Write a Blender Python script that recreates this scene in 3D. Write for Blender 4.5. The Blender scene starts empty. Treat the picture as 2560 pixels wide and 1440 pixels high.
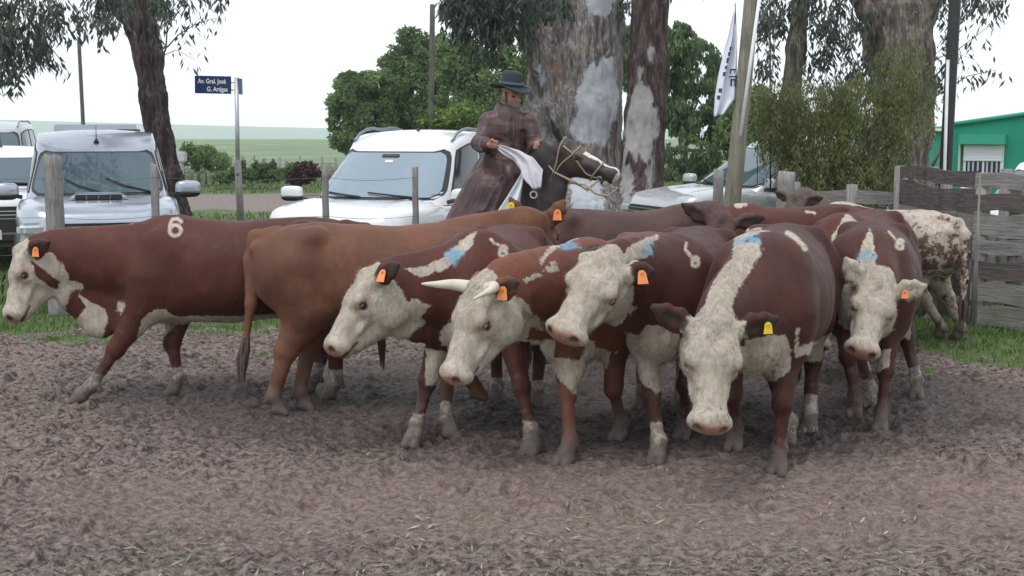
import bpy, bmesh, math, random
import numpy as np
from mathutils import Vector, Matrix
from mathutils.bvhtree import BVHTree

# ------------------------------------------------------------------ camera, sky, sun, exposure
scene = bpy.context.scene
col = scene.collection
CAM_H, FPX, HORIZ = 1.95, 3200.0, 315.0
PITCH = math.atan((720 - HORIZ) / FPX)
cam_data = bpy.data.cameras.new("camera")
cam = bpy.data.objects.new("camera", cam_data)
col.objects.link(cam)
cam.location = (0, 0, CAM_H)
cam.rotation_euler = (math.pi / 2 - PITCH, 0, 0)
cam_data.sensor_width = 36
cam_data.lens = FPX / 2560 * 36
cam_data.clip_start = 0.1
cam_data.clip_end = 9000
scene.camera = cam

SUN_EL, SUN_AZ = math.radians(66), math.radians(215)
world = bpy.data.worlds.new("World")
scene.world = world
world.use_nodes = True
wn = world.node_tree
wn.nodes.clear()
w_out = wn.nodes.new("ShaderNodeOutputWorld")
w_bg = wn.nodes.new("ShaderNodeBackground")
w_sky = wn.nodes.new("ShaderNodeTexSky")
w_sky.sky_type = 'NISHITA'
w_sky.sun_disc = False
w_sky.sun_elevation = SUN_EL
w_sky.sun_rotation = SUN_AZ
w_hsv = wn.nodes.new("ShaderNodeHueSaturation")
w_hsv.inputs['Saturation'].default_value = 0.3
w_mix = wn.nodes.new("ShaderNodeMixRGB")          # overcast: an even layer of white cloud over the sky
w_mix.inputs['Fac'].default_value = 0.86
w_mix.inputs['Color2'].default_value = (10.4, 10.9, 11.7, 1)
wn.links.new(w_sky.outputs[0], w_hsv.inputs['Color'])
wn.links.new(w_hsv.outputs[0], w_mix.inputs['Color1'])
wn.links.new(w_mix.outputs[0], w_bg.inputs['Color'])
w_bg.inputs['Strength'].default_value = 0.112
wn.links.new(w_bg.outputs[0], w_out.inputs[0])

sun_d = bpy.data.lights.new("sun", 'SUN')
sun_d.energy = 1.5
sun_d.angle = math.radians(28)
sun_d.color = (1.0, 0.97, 0.93)
sun = bpy.data.objects.new("sun", sun_d)
col.objects.link(sun)
sdir = Vector((math.sin(SUN_AZ) * math.cos(SUN_EL), math.cos(SUN_AZ) * math.cos(SUN_EL), math.sin(SUN_EL)))
sun.rotation_euler = sdir.to_track_quat('Z', 'Y').to_euler()

scene.view_settings.view_transform = 'Standard'
scene.view_settings.look = 'None'
scene.view_settings.exposure = 0.0
scene.view_settings.gamma = 1
scene.view_settings.use_curve_mapping = False
scene.cycles.max_bounces = 6
scene.cycles.diffuse_bounces = 2
scene.cycles.glossy_bounces = 3
scene.cycles.transmission_bounces = 4
scene.cycles.volume_bounces = 1
scene.cycles.use_adaptive_sampling = True
scene.cycles.use_denoising = True

# ------------------------------------------------------------------ from the photograph to the place
FWD = np.array([0, math.cos(PITCH), -math.sin(PITCH)])
UPV = np.array([0, math.sin(PITCH), math.cos(PITCH)])
RIGHT = np.array([1.0, 0, 0])
CAMP = np.array([0, 0, CAM_H])

def at(px, py, Z):
    return CAMP + Z * (RIGHT * (px - 1280) / FPX + UPV * (720 - py) / FPX + FWD)

def gnd(px, py, h=0.0):
    d = RIGHT * (px - 1280) / FPX + UPV * (720 - py) / FPX + FWD
    return CAMP + d * ((h - CAM_H) / d[2])

def proj(P):
    P = np.asarray(P, float) - CAMP
    z = P @ FWD
    return 1280 + FPX * (P @ RIGHT) / z, 720 - FPX * (P @ UPV) / z, z
# ------------------------------------------------------------------ names, tags, meshes
def tag(o, label=None, cat=None, group=None, kind=None):
    if label: o['label'] = label
    if cat: o['category'] = cat
    if group: o['group'] = group
    if kind: o['kind'] = kind
    return o

def empty(name, loc=(0, 0, 0), rz=0.0):
    o = bpy.data.objects.new(name, None)
    o.location = loc
    o.rotation_euler = (0, 0, rz)
    o.empty_display_size = 0.2
    col.objects.link(o)
    return o

def link(name, me, mat=None, parent=None, loc=None, rot=None):
    o = bpy.data.objects.new(name, me)
    col.objects.link(o)
    if mat is not None:
        for m in (mat if isinstance(mat, (list, tuple)) else [mat]):
            me.materials.append(m)
    if parent is not None: o.parent = parent
    if loc is not None: o.location = loc
    if rot is not None: o.rotation_euler = rot
    return o

def np_mesh(name, V, F, smooth=True):
    """V (n,3); F (m,k) same-size faces"""
    me = bpy.data.meshes.new(name)
    V = np.asarray(V, np.float32); F = np.asarray(F, np.int32)
    me.vertices.add(len(V)); me.vertices.foreach_set('co', V.ravel())
    k = F.shape[1]
    me.loops.add(F.size); me.loops.foreach_set('vertex_index', F.ravel())
    me.polygons.add(len(F))
    me.polygons.foreach_set('loop_start', np.arange(0, F.size, k, dtype=np.int32))
    me.polygons.foreach_set('use_smooth', np.full(len(F), smooth))
    me.update(calc_edges=True)
    me.validate()
    return me

def set_attr(me, name, vals):
    a = me.attributes.new(name, 'FLOAT', 'POINT')
    a.data.foreach_set('value', np.asarray(vals, np.float32))

class MB:
    """collects boxes, tubes and rings into ONE mesh"""
    def __init__(s): s.V = []; s.F = []; s.smooth = []
    def add(s, V, F, smooth=False):
        n = len(s.V)
        s.V += [tuple(map(float, v)) for v in V]
        s.F += [tuple(i + n for i in f) for f in F]
        s.smooth += [smooth] * len(F)
    def box(s, c, d, R=None, taper=(1, 1)):
        c = np.array(c, float); hx, hy, hz = [k / 2 for k in d]
        P = []
        for z, t in ((-hz, (1, 1)), (hz, taper)):
            for x, y in ((-hx, -hy), (hx, -hy), (hx, hy), (-hx, hy)):
                P.append((x * t[0], y * t[1], z))
        P = np.array(P)
        if R is not None: P = P @ np.array(R).T
        s.add(P + c, [(3, 2, 1, 0), (4, 5, 6, 7), (0, 1, 5, 4), (1, 2, 6, 5), (2, 3, 7, 6), (3, 0, 4, 7)])
    def tube(s, pts, rad, n=10, cap=True, smooth=True, squash=1.0):
        pts = [np.array(p, float) for p in pts]
        if not isinstance(rad, (list, tuple, np.ndarray)): rad = [rad] * len(pts)
        t0 = pts[1] - pts[0]
        ref = np.array([0, 0, 1.0]) if abs(t0[2]) < 0.9 * np.linalg.norm(t0) else np.array([1.0, 0, 0])
        V = []
        u = None
        for i, p in enumerate(pts):
            t = pts[min(i + 1, len(pts) - 1)] - pts[max(i - 1, 0)]
            t = t / (np.linalg.norm(t) + 1e-9)
            if u is None: u = np.cross(ref, t)
            else: u = u - t * (u @ t)
            u = u / (np.linalg.norm(u) + 1e-9)
            v = np.cross(t, u)
            for k in range(n):
                a = 2 * math.pi * k / n
                V.append(p + rad[i] * (u * math.cos(a) + v * math.sin(a) * squash))
        F = []
        for i in range(len(pts) - 1):
            for k in range(n):
                F.append((i * n + k, i * n + (k + 1) % n, (i + 1) * n + (k + 1) % n, (i + 1) * n + k))
        s.add(V, F, smooth)
        if cap:
            b = len(s.V) - len(V)
            s.F.append(tuple(b + k for k in range(n))[::-1]); s.smooth.append(False)
            e = len(s.V) - n
            s.F.append(tuple(e + k for k in range(n))); s.smooth.append(False)
    def prism(s, poly, y0, y1, axis='y'):
        """poly (x,z) extruded along y"""
        n = len(poly)
        V = [(x, y0, z) for x, z in poly] + [(x, y1, z) for x, z in poly]
        if axis == 'x': V = [(y, x, z) for x, y, z in V]
        if axis == 'z': V = [(x, z, y) for x, y, z in V]
        F = [tuple(range(n))[::-1], tuple(range(n, 2 * n))]
        F += [(k, (k + 1) % n, n + (k + 1) % n, n + k) for k in range(n)]
        s.add(V, F)
    def mesh(s, name, bevel=0, seg=2):
        me = bpy.data.meshes.new(name)
        me.from_pydata(s.V, [], s.F)
        me.polygons.foreach_set('use_smooth', s.smooth)
        bm = bmesh.new(); bm.from_mesh(me)
        bmesh.ops.recalc_face_normals(bm, faces=bm.faces)
        if bevel:
            es = [e for e in bm.edges if len(e.link_faces) == 2 and e.calc_face_angle(0) > 0.6]
            bmesh.ops.bevel(bm, geom=es, offset=bevel, segments=seg, affect='EDGES', clamp_overlap=True)
        bm.to_mesh(me); bm.free()
        return me
    def build(s, name, mat, parent=None, bevel=0, seg=2, **k):
        return link(name, s.mesh(name, bevel, seg), mat, parent, **k)

# ------------------------------------------------------------------ noise in numpy
def _hash(ix, iy, iz, seed):
    h = (ix.astype(np.int64) * 374761393 + iy.astype(np.int64) * 668265263 + iz.astype(np.int64) * 2147483647 + seed * 1274126177) & 0xffffffff
    h = ((h ^ (h >> 13)) * 1274126177) & 0xffffffff
    h = (h ^ (h >> 16)) & 0xffffffff
    return h.astype(np.float64) / 0xffffffff

def vnoise(P, seed=0):
    P = np.asarray(P, float)
    i = np.floor(P).astype(np.int64); f = P - i
    f = f * f * (3 - 2 * f)
    r = 0
    for dx in (0, 1):
        for dy in (0, 1):
            for dz in (0, 1):
                w = (f[..., 0] if dx else 1 - f[..., 0]) * (f[..., 1] if dy else 1 - f[..., 1]) * (f[..., 2] if dz else 1 - f[..., 2])
                r = r + w * _hash(i[..., 0] + dx, i[..., 1] + dy, i[..., 2] + dz, seed)
    return r * 2 - 1

def fbm(P, oct=4, seed=0, gain=0.5):
    P = np.asarray(P, float)
    r = 0; a = 1; t = 0
    for k in range(oct):
        r = r + a * vnoise(P * 2 ** k, seed + k); t += a; a *= gain
    return r / t

# ------------------------------------------------------------------ smooth bodies from distance fields
def nrm(v):
    v = np.asarray(v, float)
    return v / (np.linalg.norm(v) + 1e-12)

class Body:
    def __init__(s, lo, hi, h):
        s.lo = np.array(lo, float); s.h = h
        s.n = [int(math.ceil((hi[i] - lo[i]) / h)) + 1 for i in range(3)]
        s.ax = [(s.lo[i] + h * np.arange(s.n[i])).astype(np.float32) for i in range(3)]
        s.D = np.full(s.n, 0.25, np.float32)
    def _sl(s, lo, hi):
        sl = []
        for i in range(3):
            a = max(0, int((lo[i] - s.lo[i]) / s.h)); b = min(s.n[i], int((hi[i] - s.lo[i]) / s.h) + 2)
            if b <= a: return None
            sl.append(slice(a, b))
        return tuple(sl)
    def op(s, fn, lo, hi, k=0.03, mode='add'):
        pad = k + 3 * s.h
        sl = s._sl(np.array(lo) - pad, np.array(hi) + pad)
        if sl is None: return
        X = s.ax[0][sl[0]][:, None, None]; Y = s.ax[1][sl[1]][None, :, None]; Z = s.ax[2][sl[2]][None, None, :]
        d = fn(X, Y, Z)
        A = s.D[sl]
        if mode == 'sub':
            A2 = -A
            h = np.clip(0.5 + 0.5 * (d - A2) / k, 0, 1)
            s.D[sl] = -((d * (1 - h) + A2 * h) - k * h * (1 - h))
        else:
            h = np.clip(0.5 + 0.5 * (A - d) / k, 0, 1)
            s.D[sl] = (A * (1 - h) + d * h) - k * h * (1 - h)
    def cap(s, a, b, ra, rb, k=0.03, mode='add'):
        a = np.array(a, float); b = np.array(b, float); R = max(ra, rb)
        ab = b - a; L = ab @ ab + 1e-12
        def fn(X, Y, Z):
            t = np.clip(((X - a[0]) * ab[0] + (Y - a[1]) * ab[1] + (Z - a[2]) * ab[2]) / L, 0, 1)
            return np.sqrt((X - a[0] - t * ab[0]) ** 2 + (Y - a[1] - t * ab[1]) ** 2 + (Z - a[2] - t * ab[2]) ** 2) - (ra + (rb - ra) * t)
        s.op(fn, np.minimum(a, b) - R, np.maximum(a, b) + R, k, mode)
    def ecap(s, a, b, va, w, ra, rb, k=0.03, mode='add'):
        """capsule with an elliptical section: va = first cross axis, ra=(r along va, r across) at a; rb at b"""
        a = np.array(a, float); b = np.array(b, float)
        ab = b - a; L = ab @ ab + 1e-12
        t0 = nrm(ab); va = nrm(np.array(va) - t0 * (np.array(va) @ t0)); wa = np.cross(t0, va)
        R = max(ra[0], ra[1], rb[0], rb[1])
        def fn(X, Y, Z):
            x, y, z = X - a[0], Y - a[1], Z - a[2]
            tt = (x * ab[0] + y * ab[1] + z * ab[2]) / L
            t = np.clip(tt, 0, 1)
            x, y, z = x - t * ab[0], y - t * ab[1], z - t * ab[2]
            r1 = ra[0] + (rb[0] - ra[0]) * t; r2 = ra[1] + (rb[1] - ra[1]) * t
            m = np.minimum(r1, r2)
            p = (x * va[0] + y * va[1] + z * va[2]) / r1; q = (x * wa[0] + y * wa[1] + z * wa[2]) / r2
            u = (x * t0[0] + y * t0[1] + z * t0[2]) / m
            return (np.sqrt(p * p + q * q + u * u) - 1) * m
        s.op(fn, np.minimum(a, b) - R, np.maximum(a, b) + R, k, mode)
    def ell(s, c, r, ax=None, k=0.03, mode='add'):
        """ellipsoid; ax = 3x3 with its axes as columns"""
        c = np.array(c, float); A = np.eye(3) if ax is None else np.array(ax)
        R = max(r); m = min(r)
        def fn(X, Y, Z):
            x, y, z = X - c[0], Y - c[1], Z - c[2]
            q = 0; g = 0
            for i in range(3):
                p = (x * A[0, i] + y * A[1, i] + z * A[2, i]) / r[i]
                q = q + p * p; g = g + (p / r[i]) ** 2
            q = np.sqrt(q); g = np.sqrt(g)
            return q * (q - 1) / np.maximum(g, 1e-6)
        s.op(fn, c - R, c + R, k, mode)
    def mesh(s, name, relax=1, disp=None):
        D = s.D; n = s.n; h = s.h
        ins = D < 0
        c = np.zeros([k - 1 for k in n], np.int8)
        for dx in (0, 1):
            for dy in (0, 1):
                for dz in (0, 1):
                    c += ins[dx:n[0] - 1 + dx, dy:n[1] - 1 + dy, dz:n[2] - 1 + dz]
        act = (c > 0) & (c < 8)
        I = np.argwhere(act)
        idx = np.full(act.shape, -1, np.int64); idx[act] = np.arange(len(I))
        S = np.zeros((len(I), 3)); N = np.zeros(len(I))
        corners = [(x, y, z) for x in (0, 1) for y in (0, 1) for z in (0, 1)]
        val = {cc: D[I[:, 0] + cc[0], I[:, 1] + cc[1], I[:, 2] + cc[2]].astype(float) for cc in corners}
        for a in corners:
            for ax in range(3):
                if a[ax] == 0:
                    b = list(a); b[ax] = 1; b = tuple(b)
                    va, vb = val[a], val[b]
                    m = (va < 0) != (vb < 0)
                    t = np.where(m, va / (va - vb + 1e-12), 0)
                    p = np.zeros((len(I), 3)); p[:] = a; p[:, ax] = t
                    S += p * m[:, None]; N += m
        V = s.lo + h * (I + S / np.maximum(N, 1)[:, None])
        F = []
        for ax in range(3):
            o1, o2 = (ax + 1) % 3, (ax + 2) % 3
            sa = [slice(1, n[i] - 1) for i in range(3)]; sb = list(sa)
            sa[ax] = slice(0, n[ax] - 1); sb[ax] = slice(1, n[ax])
            A = ins[tuple(sa)]; B = ins[tuple(sb)]
            E = np.argwhere(A != B)
            if not len(E): continue
            flip = A[E[:, 0], E[:, 1], E[:, 2]]
            base = E.copy(); base[:, o1] += 1; base[:, o2] += 1
            q = []
            for d1, d2 in ((-1, -1), (0, -1), (0, 0), (-1, 0)):
                g = base.copy(); g[:, o1] += d1; g[:, o2] += d2
                q.append(idx[g[:, 0], g[:, 1], g[:, 2]])
            q = np.stack(q, 1)
            q[~flip] = q[~flip][:, ::-1]
            F.append(q)
        F = np.concatenate(F)
        F = F[(F >= 0).all(1)]
        # keep the largest connected pieces only
        e = np.concatenate([F[:, [0, 1]], F[:, [1, 2]], F[:, [2, 3]], F[:, [3, 0]]])
        for _ in range(relax):
            Sm = np.zeros_like(V); Cn = np.zeros(len(V))
            np.add.at(Sm, e[:, 0], V[e[:, 1]]); np.add.at(Cn, e[:, 0], 1)
            np.add.at(Sm, e[:, 1], V[e[:, 0]]); np.add.at(Cn, e[:, 1], 1)
            V = V * 0.5 + 0.5 * Sm / np.maximum(Cn, 1)[:, None]
        lab = np.arange(len(V))
        while True:
            m = np.minimum(lab[e[:, 0]], lab[e[:, 1]])
            new = lab.copy()
            np.minimum.at(new, e[:, 0], m); np.minimum.at(new, e[:, 1], m)
            new = new[new]; new = new[new]
            if (new == lab).all(): break
            lab = new
        u, cnt = np.unique(lab, return_counts=True)
        big = u[np.argmax(cnt)]
        keep = lab == big
        rm = np.cumsum(keep) - 1
        F = rm[F[keep[F[:, 0]]]]; V = V[keep]
        return V, F

def normals_of(V, F):
    N = np.zeros_like(V)
    fn = np.cross(V[F[:, 2]] - V[F[:, 0]], V[F[:, 3]] - V[F[:, 1]])
    for k in range(4): np.add.at(N, F[:, k], fn)
    return N / (np.linalg.norm(N, axis=1, keepdims=True) + 1e-12)

def seg_dist(P, a, b):
    a = np.array(a, float); b = np.array(b, float); ab = b - a
    t = np.clip(((P - a) @ ab) / (ab @ ab + 1e-12), 0, 1)
    return np.linalg.norm(P - a - t[:, None] * ab, axis=1)

def poly_sd(P, poly):
    """signed distance (positive inside) of 2-D points to a polygon"""
    poly = np.array(poly, float); d = np.full(len(P), 1e9); c = np.zeros(len(P), bool)
    for i in range(len(poly)):
        a, b = poly[i], poly[(i + 1) % len(poly)]
        d = np.minimum(d, seg_dist(P, a, b))
        m = (a[1] > P[:, 1]) != (b[1] > P[:, 1])
        xx = (b[0] - a[0]) * (P[:, 1] - a[1]) / (b[1] - a[1] + 1e-9) + a[0]
        c ^= m & (P[:, 0] < xx)
    return np.where(c, d, -d)

# ------------------------------------------------------------------ material helpers
class NT:
    def __init__(s, name):
        s.m = bpy.data.materials.new(name); s.m.use_nodes = True
        s.t = s.m.node_tree; s.t.nodes.clear()
        s.out = s.n('ShaderNodeOutputMaterial')
        s.b = s.n('ShaderNodeBsdfPrincipled')
        s.l(s.b.outputs[0], s.out.inputs[0])
    def n(s, t, **k):
        nd = s.t.nodes.new(t)
        for a, v in k.items(): setattr(nd, a, v)
        return nd
    def l(s, a, b): s.t.links.new(a, b)
    def put(s, sock, v):
        if hasattr(v, 'is_linked') or isinstance(v, bpy.types.NodeSocket): s.l(v, sock)
        else:
            try: sock.default_value = v
            except Exception: sock.default_value = (*v, 1)
    def P(s, **k):
        for a, v in k.items(): s.put(s.b.inputs[a.replace('_', ' ')], v)
    def co(s, kind='Object'):
        if not hasattr(s, '_co'): s._co = s.n('ShaderNodeTexCoord')
        return s._co.outputs[kind]
    def map(s, vec, scale=(1, 1, 1), loc=(0, 0, 0), rot=(0, 0, 0)):
        m = s.n('ShaderNodeMapping'); s.l(vec, m.inputs[0])
        m.inputs['Scale'].default_value = scale; m.inputs['Location'].default_value = loc; m.inputs['Rotation'].default_value = rot
        return m.outputs[0]
    def noise(s, vec=None, scale=5, detail=3, rough=0.5, out='Fac', dist=0):
        m = s.n('ShaderNodeTexNoise')
        s.l(vec if vec is not None else s.co(), m.inputs['Vector'])
        m.inputs['Scale'].default_value = scale; m.inputs['Detail'].default_value = detail; m.inputs['Roughness'].default_value = rough
        m.inputs['Distortion'].default_value = dist
        return m.outputs[out]
    def voro(s, vec=None, scale=5, feature='F1', out='Distance', rand=1.0):
        m = s.n('ShaderNodeTexVoronoi', feature=feature)
        s.l(vec if vec is not None else s.co(), m.inputs['Vector'])
        m.inputs['Scale'].default_value = scale; m.inputs['Randomness'].default_value = rand
        return m.outputs[out]
    def math(s, op, a, b=0.5, c=None):
        m = s.n('ShaderNodeMath', operation=op)
        s.put(m.inputs[0], a); s.put(m.inputs[1], b)
        if c is not None: s.put(m.inputs[2], c)
        return m.outputs[0]
    def rng(s, v, a, b, c=0.0, d=1.0, smooth=True):
        m = s.n('ShaderNodeMapRange')
        if smooth: m.interpolation_type = 'SMOOTHSTEP'
        s.put(m.inputs[0], v)
        for i, x in enumerate((a, b, c, d)): m.inputs[i + 1].default_value = x
        return m.outputs[0]
    def mix(s, f, a, b, mode='MIX'):
        m = s.n('ShaderNodeMixRGB', blend_type=mode)
        s.put(m.inputs[0], f)
        for i, x in ((1, a), (2, b)):
            if isinstance(x, bpy.types.NodeSocket): s.l(x, m.inputs[i])
            else: m.inputs[i].default_value = (*x[:3], 1)
        return m.outputs[0]
    def ramp(s, f, stops):
        r = s.n('ShaderNodeValToRGB'); s.put(r.inputs[0], f)
        el = r.color_ramp.elements
        while len(el) < len(stops): el.new(0.5)
        for e, (p, c) in zip(el, stops):
            e.position = p; e.color = (*c[:3], 1) if isinstance(c, (tuple, list)) else (c, c, c, 1)
        return r.outputs[0]
    def bump(s, h, strength=0.3, dist=0.01, nrm=None):
        m = s.n('ShaderNodeBump'); s.put(m.inputs['Height'], h)
        m.inputs['Strength'].default_value = strength; m.inputs['Distance'].default_value = dist
        if nrm is not None: s.l(nrm, m.inputs['Normal'])
        s.l(m.outputs[0], s.b.inputs['Normal'])
        return m.outputs[0]
    def attr(s, name):
        a = s.n('ShaderNodeAttribute'); a.attribute_name = name
        return a.outputs['Fac']
    def sep(s, vec):
        a = s.n('ShaderNodeSeparateXYZ'); s.l(vec, a.inputs[0]); return a.outputs

def simple_mat(name, color, rough=0.6, metal=0.0, var=0.15, scale=6, bump=0.0, bscale=60, spec=0.5, coat=0.0):
    t = NT(name)
    n = t.noise(scale=scale, detail=4)
    c = t.mix(n, tuple(x * (1 - var) for x in color), tuple(min(1, x * (1 + var)) for x in color))
    t.P(Base_Color=c, Roughness=rough, Metallic=metal)
    t.b.inputs['Specular IOR Level'].default_value = spec
    if coat: t.b.inputs['Coat Weight'].default_value = coat; t.b.inputs['Coat Roughness'].default_value = 0.05
    if bump: t.bump(t.noise(scale=bscale, detail=3), bump, 0.01)
    return t.m
M_LEATHER = simple_mat('dark_leather', (0.05, 0.035, 0.028), 0.5, var=0.3, scale=30)
# ------------------------------------------------------------------ ground
def mud_edge(X):
    """distance Y at which the trampled mud gives way to grass"""
    return 11.75 + 0.25 * np.sin(X * 0.9) - np.clip(X - 2.2, 0, 9) * 0.85

def grassness(X, Y):
    """0 mud .. 1 grass"""
    P = np.stack([X, Y, np.zeros_like(X)], -1)
    n = fbm(P * 1.3, 4, 3) * 1.5 + fbm(P * 6, 3, 8) * 0.6
    far = (Y - mud_edge(X)) * 0.9 + n
    near = (5.75 + 0.28 * np.clip(X, -2, 3) - Y) * 1.0 + n * 1.2 - 0.25
    return np.clip(np.maximum(far, np.minimum(near * 0.42, -0.06)) + 0.5, 0, 1)

def roadness(X, Y):
    """dirt track beyond the cars"""
    c = 33.0 + (X + 9) * 0.25
    d = 1 - np.abs(Y - c) / 5.0
    P = np.stack([X, Y, np.zeros_like(X)], -1)
    return np.clip(d * 3 + fbm(P * 0.5, 3, 21), 0, 1) * (X < 0.5) 

def build_ground():
    ys = [4.3]
    while ys[-1] < 13.0: ys.append(ys[-1] + 0.0155 + 0.0011 * (ys[-1] - 4.3))
    while ys[-1] < 190: ys.append(ys[-1] * 1.012 + 0.01)
    ys = np.array(ys); nu = 620
    u = np.linspace(-1, 1, nu)
    hw = 0.52 * ys + 1.0
    X = hw[:, None] * u[None, :]; Y = np.repeat(ys[:, None], nu, 1)
    P = np.stack([X, Y, np.zeros_like(X)], -1)
    g = grassness(X, Y)
    fade = np.clip((30 - Y) / 17, 0, 1)
    clod = fbm(P * [9, 13, 1], 2, 11, 0.6) * .35 + fbm(P * [19, 27, 1], 3, 12, 0.7) * .85
    rid = 1 - np.abs(fbm(P * [6, 7, 1], 4, 31, 0.6)) * 3.2
    big = fbm(P * 0.55, 3, 41)
    calm = np.clip(1.15 - np.abs(Y - 6.4) * .7, 0, 1) * np.clip(.5 + X * .4, 0, 1)
    mudz = clod * 0.030 * (1 - .45 * calm) + rid * 0.008
    # hoof prints: pairs of pits pressed into the mud
    rs = np.random.RandomState(7)
    pit = np.zeros_like(X)
    flatX, flatY = X, Y
    for i in range(1900):
        cy = rs.uniform(4.5, 12.5); cx = rs.uniform(-1, 1) * (0.52 * cy + 0.6)
        j0, j1 = np.searchsorted(ys, [cy - 0.14, cy + 0.14]); 
        h = 0.52 * cy + 1.0; k0 = int((cx - 0.16) / h * nu / 2 + nu / 2); k1 = int((cx + 0.16) / h * nu / 2 + nu / 2)
        k0, k1 = max(k0, 0), min(k1, nu)
        if j1 <= j0 or k1 <= k0: continue
        a = rs.uniform(0, 3.14); ca, sa = math.cos(a), math.sin(a); dep = rs.uniform(0.012, 0.042)
        x = X[j0:j1, k0:k1] - cx; y = Y[j0:j1, k0:k1] - cy
        p, q = x * ca + y * sa, -x * sa + y * ca
        r = np.sqrt((p / 0.085) ** 2 + (q / 0.062) ** 2)
        rimz = np.exp(-((r - 1.25) / 0.28) ** 2) * dep * 0.45
        pit[j0:j1, k0:k1] += rimz - dep * np.clip(1.15 - r, 0, 1) ** 0.6 * (r < 1.15) * (0.75 + 0.25 * (np.abs(q) > 0.012))
    Z = (mudz + np.clip(pit, -0.06, 0.03)) * (1 - g * 0.75) * fade + big * 0.02 * fade
    Z += g * fbm(P * 5, 3, 77) * 0.012 * fade
    Z += (1 - g) * 0.014 * fade - 0.004
    V = np.stack([X, Y, Z], -1).reshape(-1, 3)
    n = len(ys)
    I = np.arange(n * nu).reshape(n, nu)
    F = np.stack([I[:-1, :-1], I[:-1, 1:], I[1:, 1:], I[1:, :-1]], -1).reshape(-1, 4)
    me = np_mesh('ground', V, F)
    set_attr(me, 'grass', g.ravel()); set_attr(me, 'road', roadness(X, Y).ravel())
    set_attr(me, 'pit', np.clip(pit, -0.06, 0.03).ravel())
    t = NT('mud_and_turf'); co = t.co()
    n1 = t.noise(co, 0.8, 4, .6); n2 = t.noise(co, 9, 5, .65); n3 = t.noise(co, 45, 4, .7); n4 = t.noise(co, 0.35, 3, .5)
    v = t.voro(t.map(co, (1, 1.3, 1)), 34)
    mud = t.mix(t.rng(n1, .35, .65), (0.148, 0.112, 0.097), (0.195, 0.145, 0.122))
    mud = t.mix(t.rng(n4, .50, .66, 0, .75), mud, (0.24, 0.170, 0.140))
    fl = t.noise(t.map(co, (19, 31, 10)), 1.0, 4, .62)
    mud = t.mix(t.rng(n2, .47, .68, 0, .8), mud, (0.115, 0.095, 0.096))
    mud = t.mix(t.rng(fl, .51, .62, 0, .40), mud, (0.40, 0.35, 0.33))
    mud = t.mix(t.rng(fl, .475, .42, 0, .9), mud, (0.040, 0.031, 0.029))
    mud = t.mix(t.rng(n3, .52, .72, 0, .6), mud, (0.33, 0.275, 0.245))
    mud = t.mix(t.rng(n3, .46, .30, 0, .85), mud, (0.060, 0.046, 0.044))
    bx = t.math('MULTIPLY', t.math('SUBTRACT', t.sep(co)[0], 1.2), 0.28); by = t.math('MULTIPLY', t.math('SUBTRACT', t.sep(co)[1], 6.55), 1.15)
    band = t.rng(t.math('ADD', t.math('ADD', t.math('MULTIPLY', bx, bx), t.math('MULTIPLY', by, by)), t.math('MULTIPLY_ADD', n1, 1.6, -0.8)), 0.1, 1.7, 1, 0)
    mud = t.mix(t.math('MULTIPLY', band, 0.42), mud, (0.29, 0.212, 0.180))
    # churned wet ground where the herd stands, with the herd's shade painted in
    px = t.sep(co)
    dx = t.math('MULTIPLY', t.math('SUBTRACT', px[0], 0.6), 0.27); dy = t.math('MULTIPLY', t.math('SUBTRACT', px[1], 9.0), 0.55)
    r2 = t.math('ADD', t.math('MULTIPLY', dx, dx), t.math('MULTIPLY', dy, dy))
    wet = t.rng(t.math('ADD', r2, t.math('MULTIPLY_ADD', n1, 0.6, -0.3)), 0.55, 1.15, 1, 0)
    mud = t.mix(t.math('MULTIPLY', wet, .62), mud, (0.058, 0.044, 0.042))  # wet mud tone, darkened further as painted shade beneath the animals
    grs = t.mix(t.rng(n2, .35, .7), (0.075, 0.125, 0.035), (0.13, 0.19, 0.060))
    grs = t.mix(t.rng(n3, .5, .75, 0, .7), grs, (0.17, 0.165, 0.09))
    grs = t.mix(t.rng(n1, .48, .68, 0, .7), grs, (0.13, 0.115, 0.09))
    ge = t.rng(t.math('ADD', t.attr('grass'), t.math('MULTIPLY_ADD', n2, .5, -.25)), .42, .75)
    c = t.mix(ge, mud, grs)
    rd = t.mix(t.rng(n2, .4, .65), (0.20, 0.165, 0.150), (0.27, 0.235, 0.22))
    c = t.mix(t.rng(t.math('ADD', t.attr('road'), t.math('MULTIPLY_ADD', n1, .6, -.3)), .4, .6), c, rd)
    farf = t.rng(px[1], 50, 62)
    crop = t.mix(t.rng(t.noise(t.map(co, (.12, .12, 1)), 1.0, 6, .7), .35, .65), (0.15, 0.215, 0.12), (0.235, 0.31, 0.19))
    c = t.mix(farf, c, crop)
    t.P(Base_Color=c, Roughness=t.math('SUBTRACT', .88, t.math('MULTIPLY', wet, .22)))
    t.b.inputs['Specular IOR Level'].default_value = .35
    t.bump(t.math('ADD', t.math('ADD', t.math('MULTIPLY', n3, .9), t.math('MULTIPLY', fl, 1.2)), t.math('ADD', t.math('MULTIPLY', v, .5), n2)), .9, .022)
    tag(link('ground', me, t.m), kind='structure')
    # land under everything else, wider and a little lower, with the far pale rise on the horizon
    V = []; F = []
    ys = [-60, 2, 4.6, 60, 189, 230, 290, 370, 470, 600]; m = 40
    for y in ys:
        for i in range(m + 1):
            u = i / m * 2 - 1; x = u * (abs(y) * 0.75 + 90)
            z = -0.10
            if y > 189:
                k = min(1, (y - 189) / 330)
                z = -0.10 + k * (0.0 + 5.2 * max(0, min(1, (-x / y - 0.05) / 0.36)) ** 1.2 * y / 600) 
            V.append((x, y, z))
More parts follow.
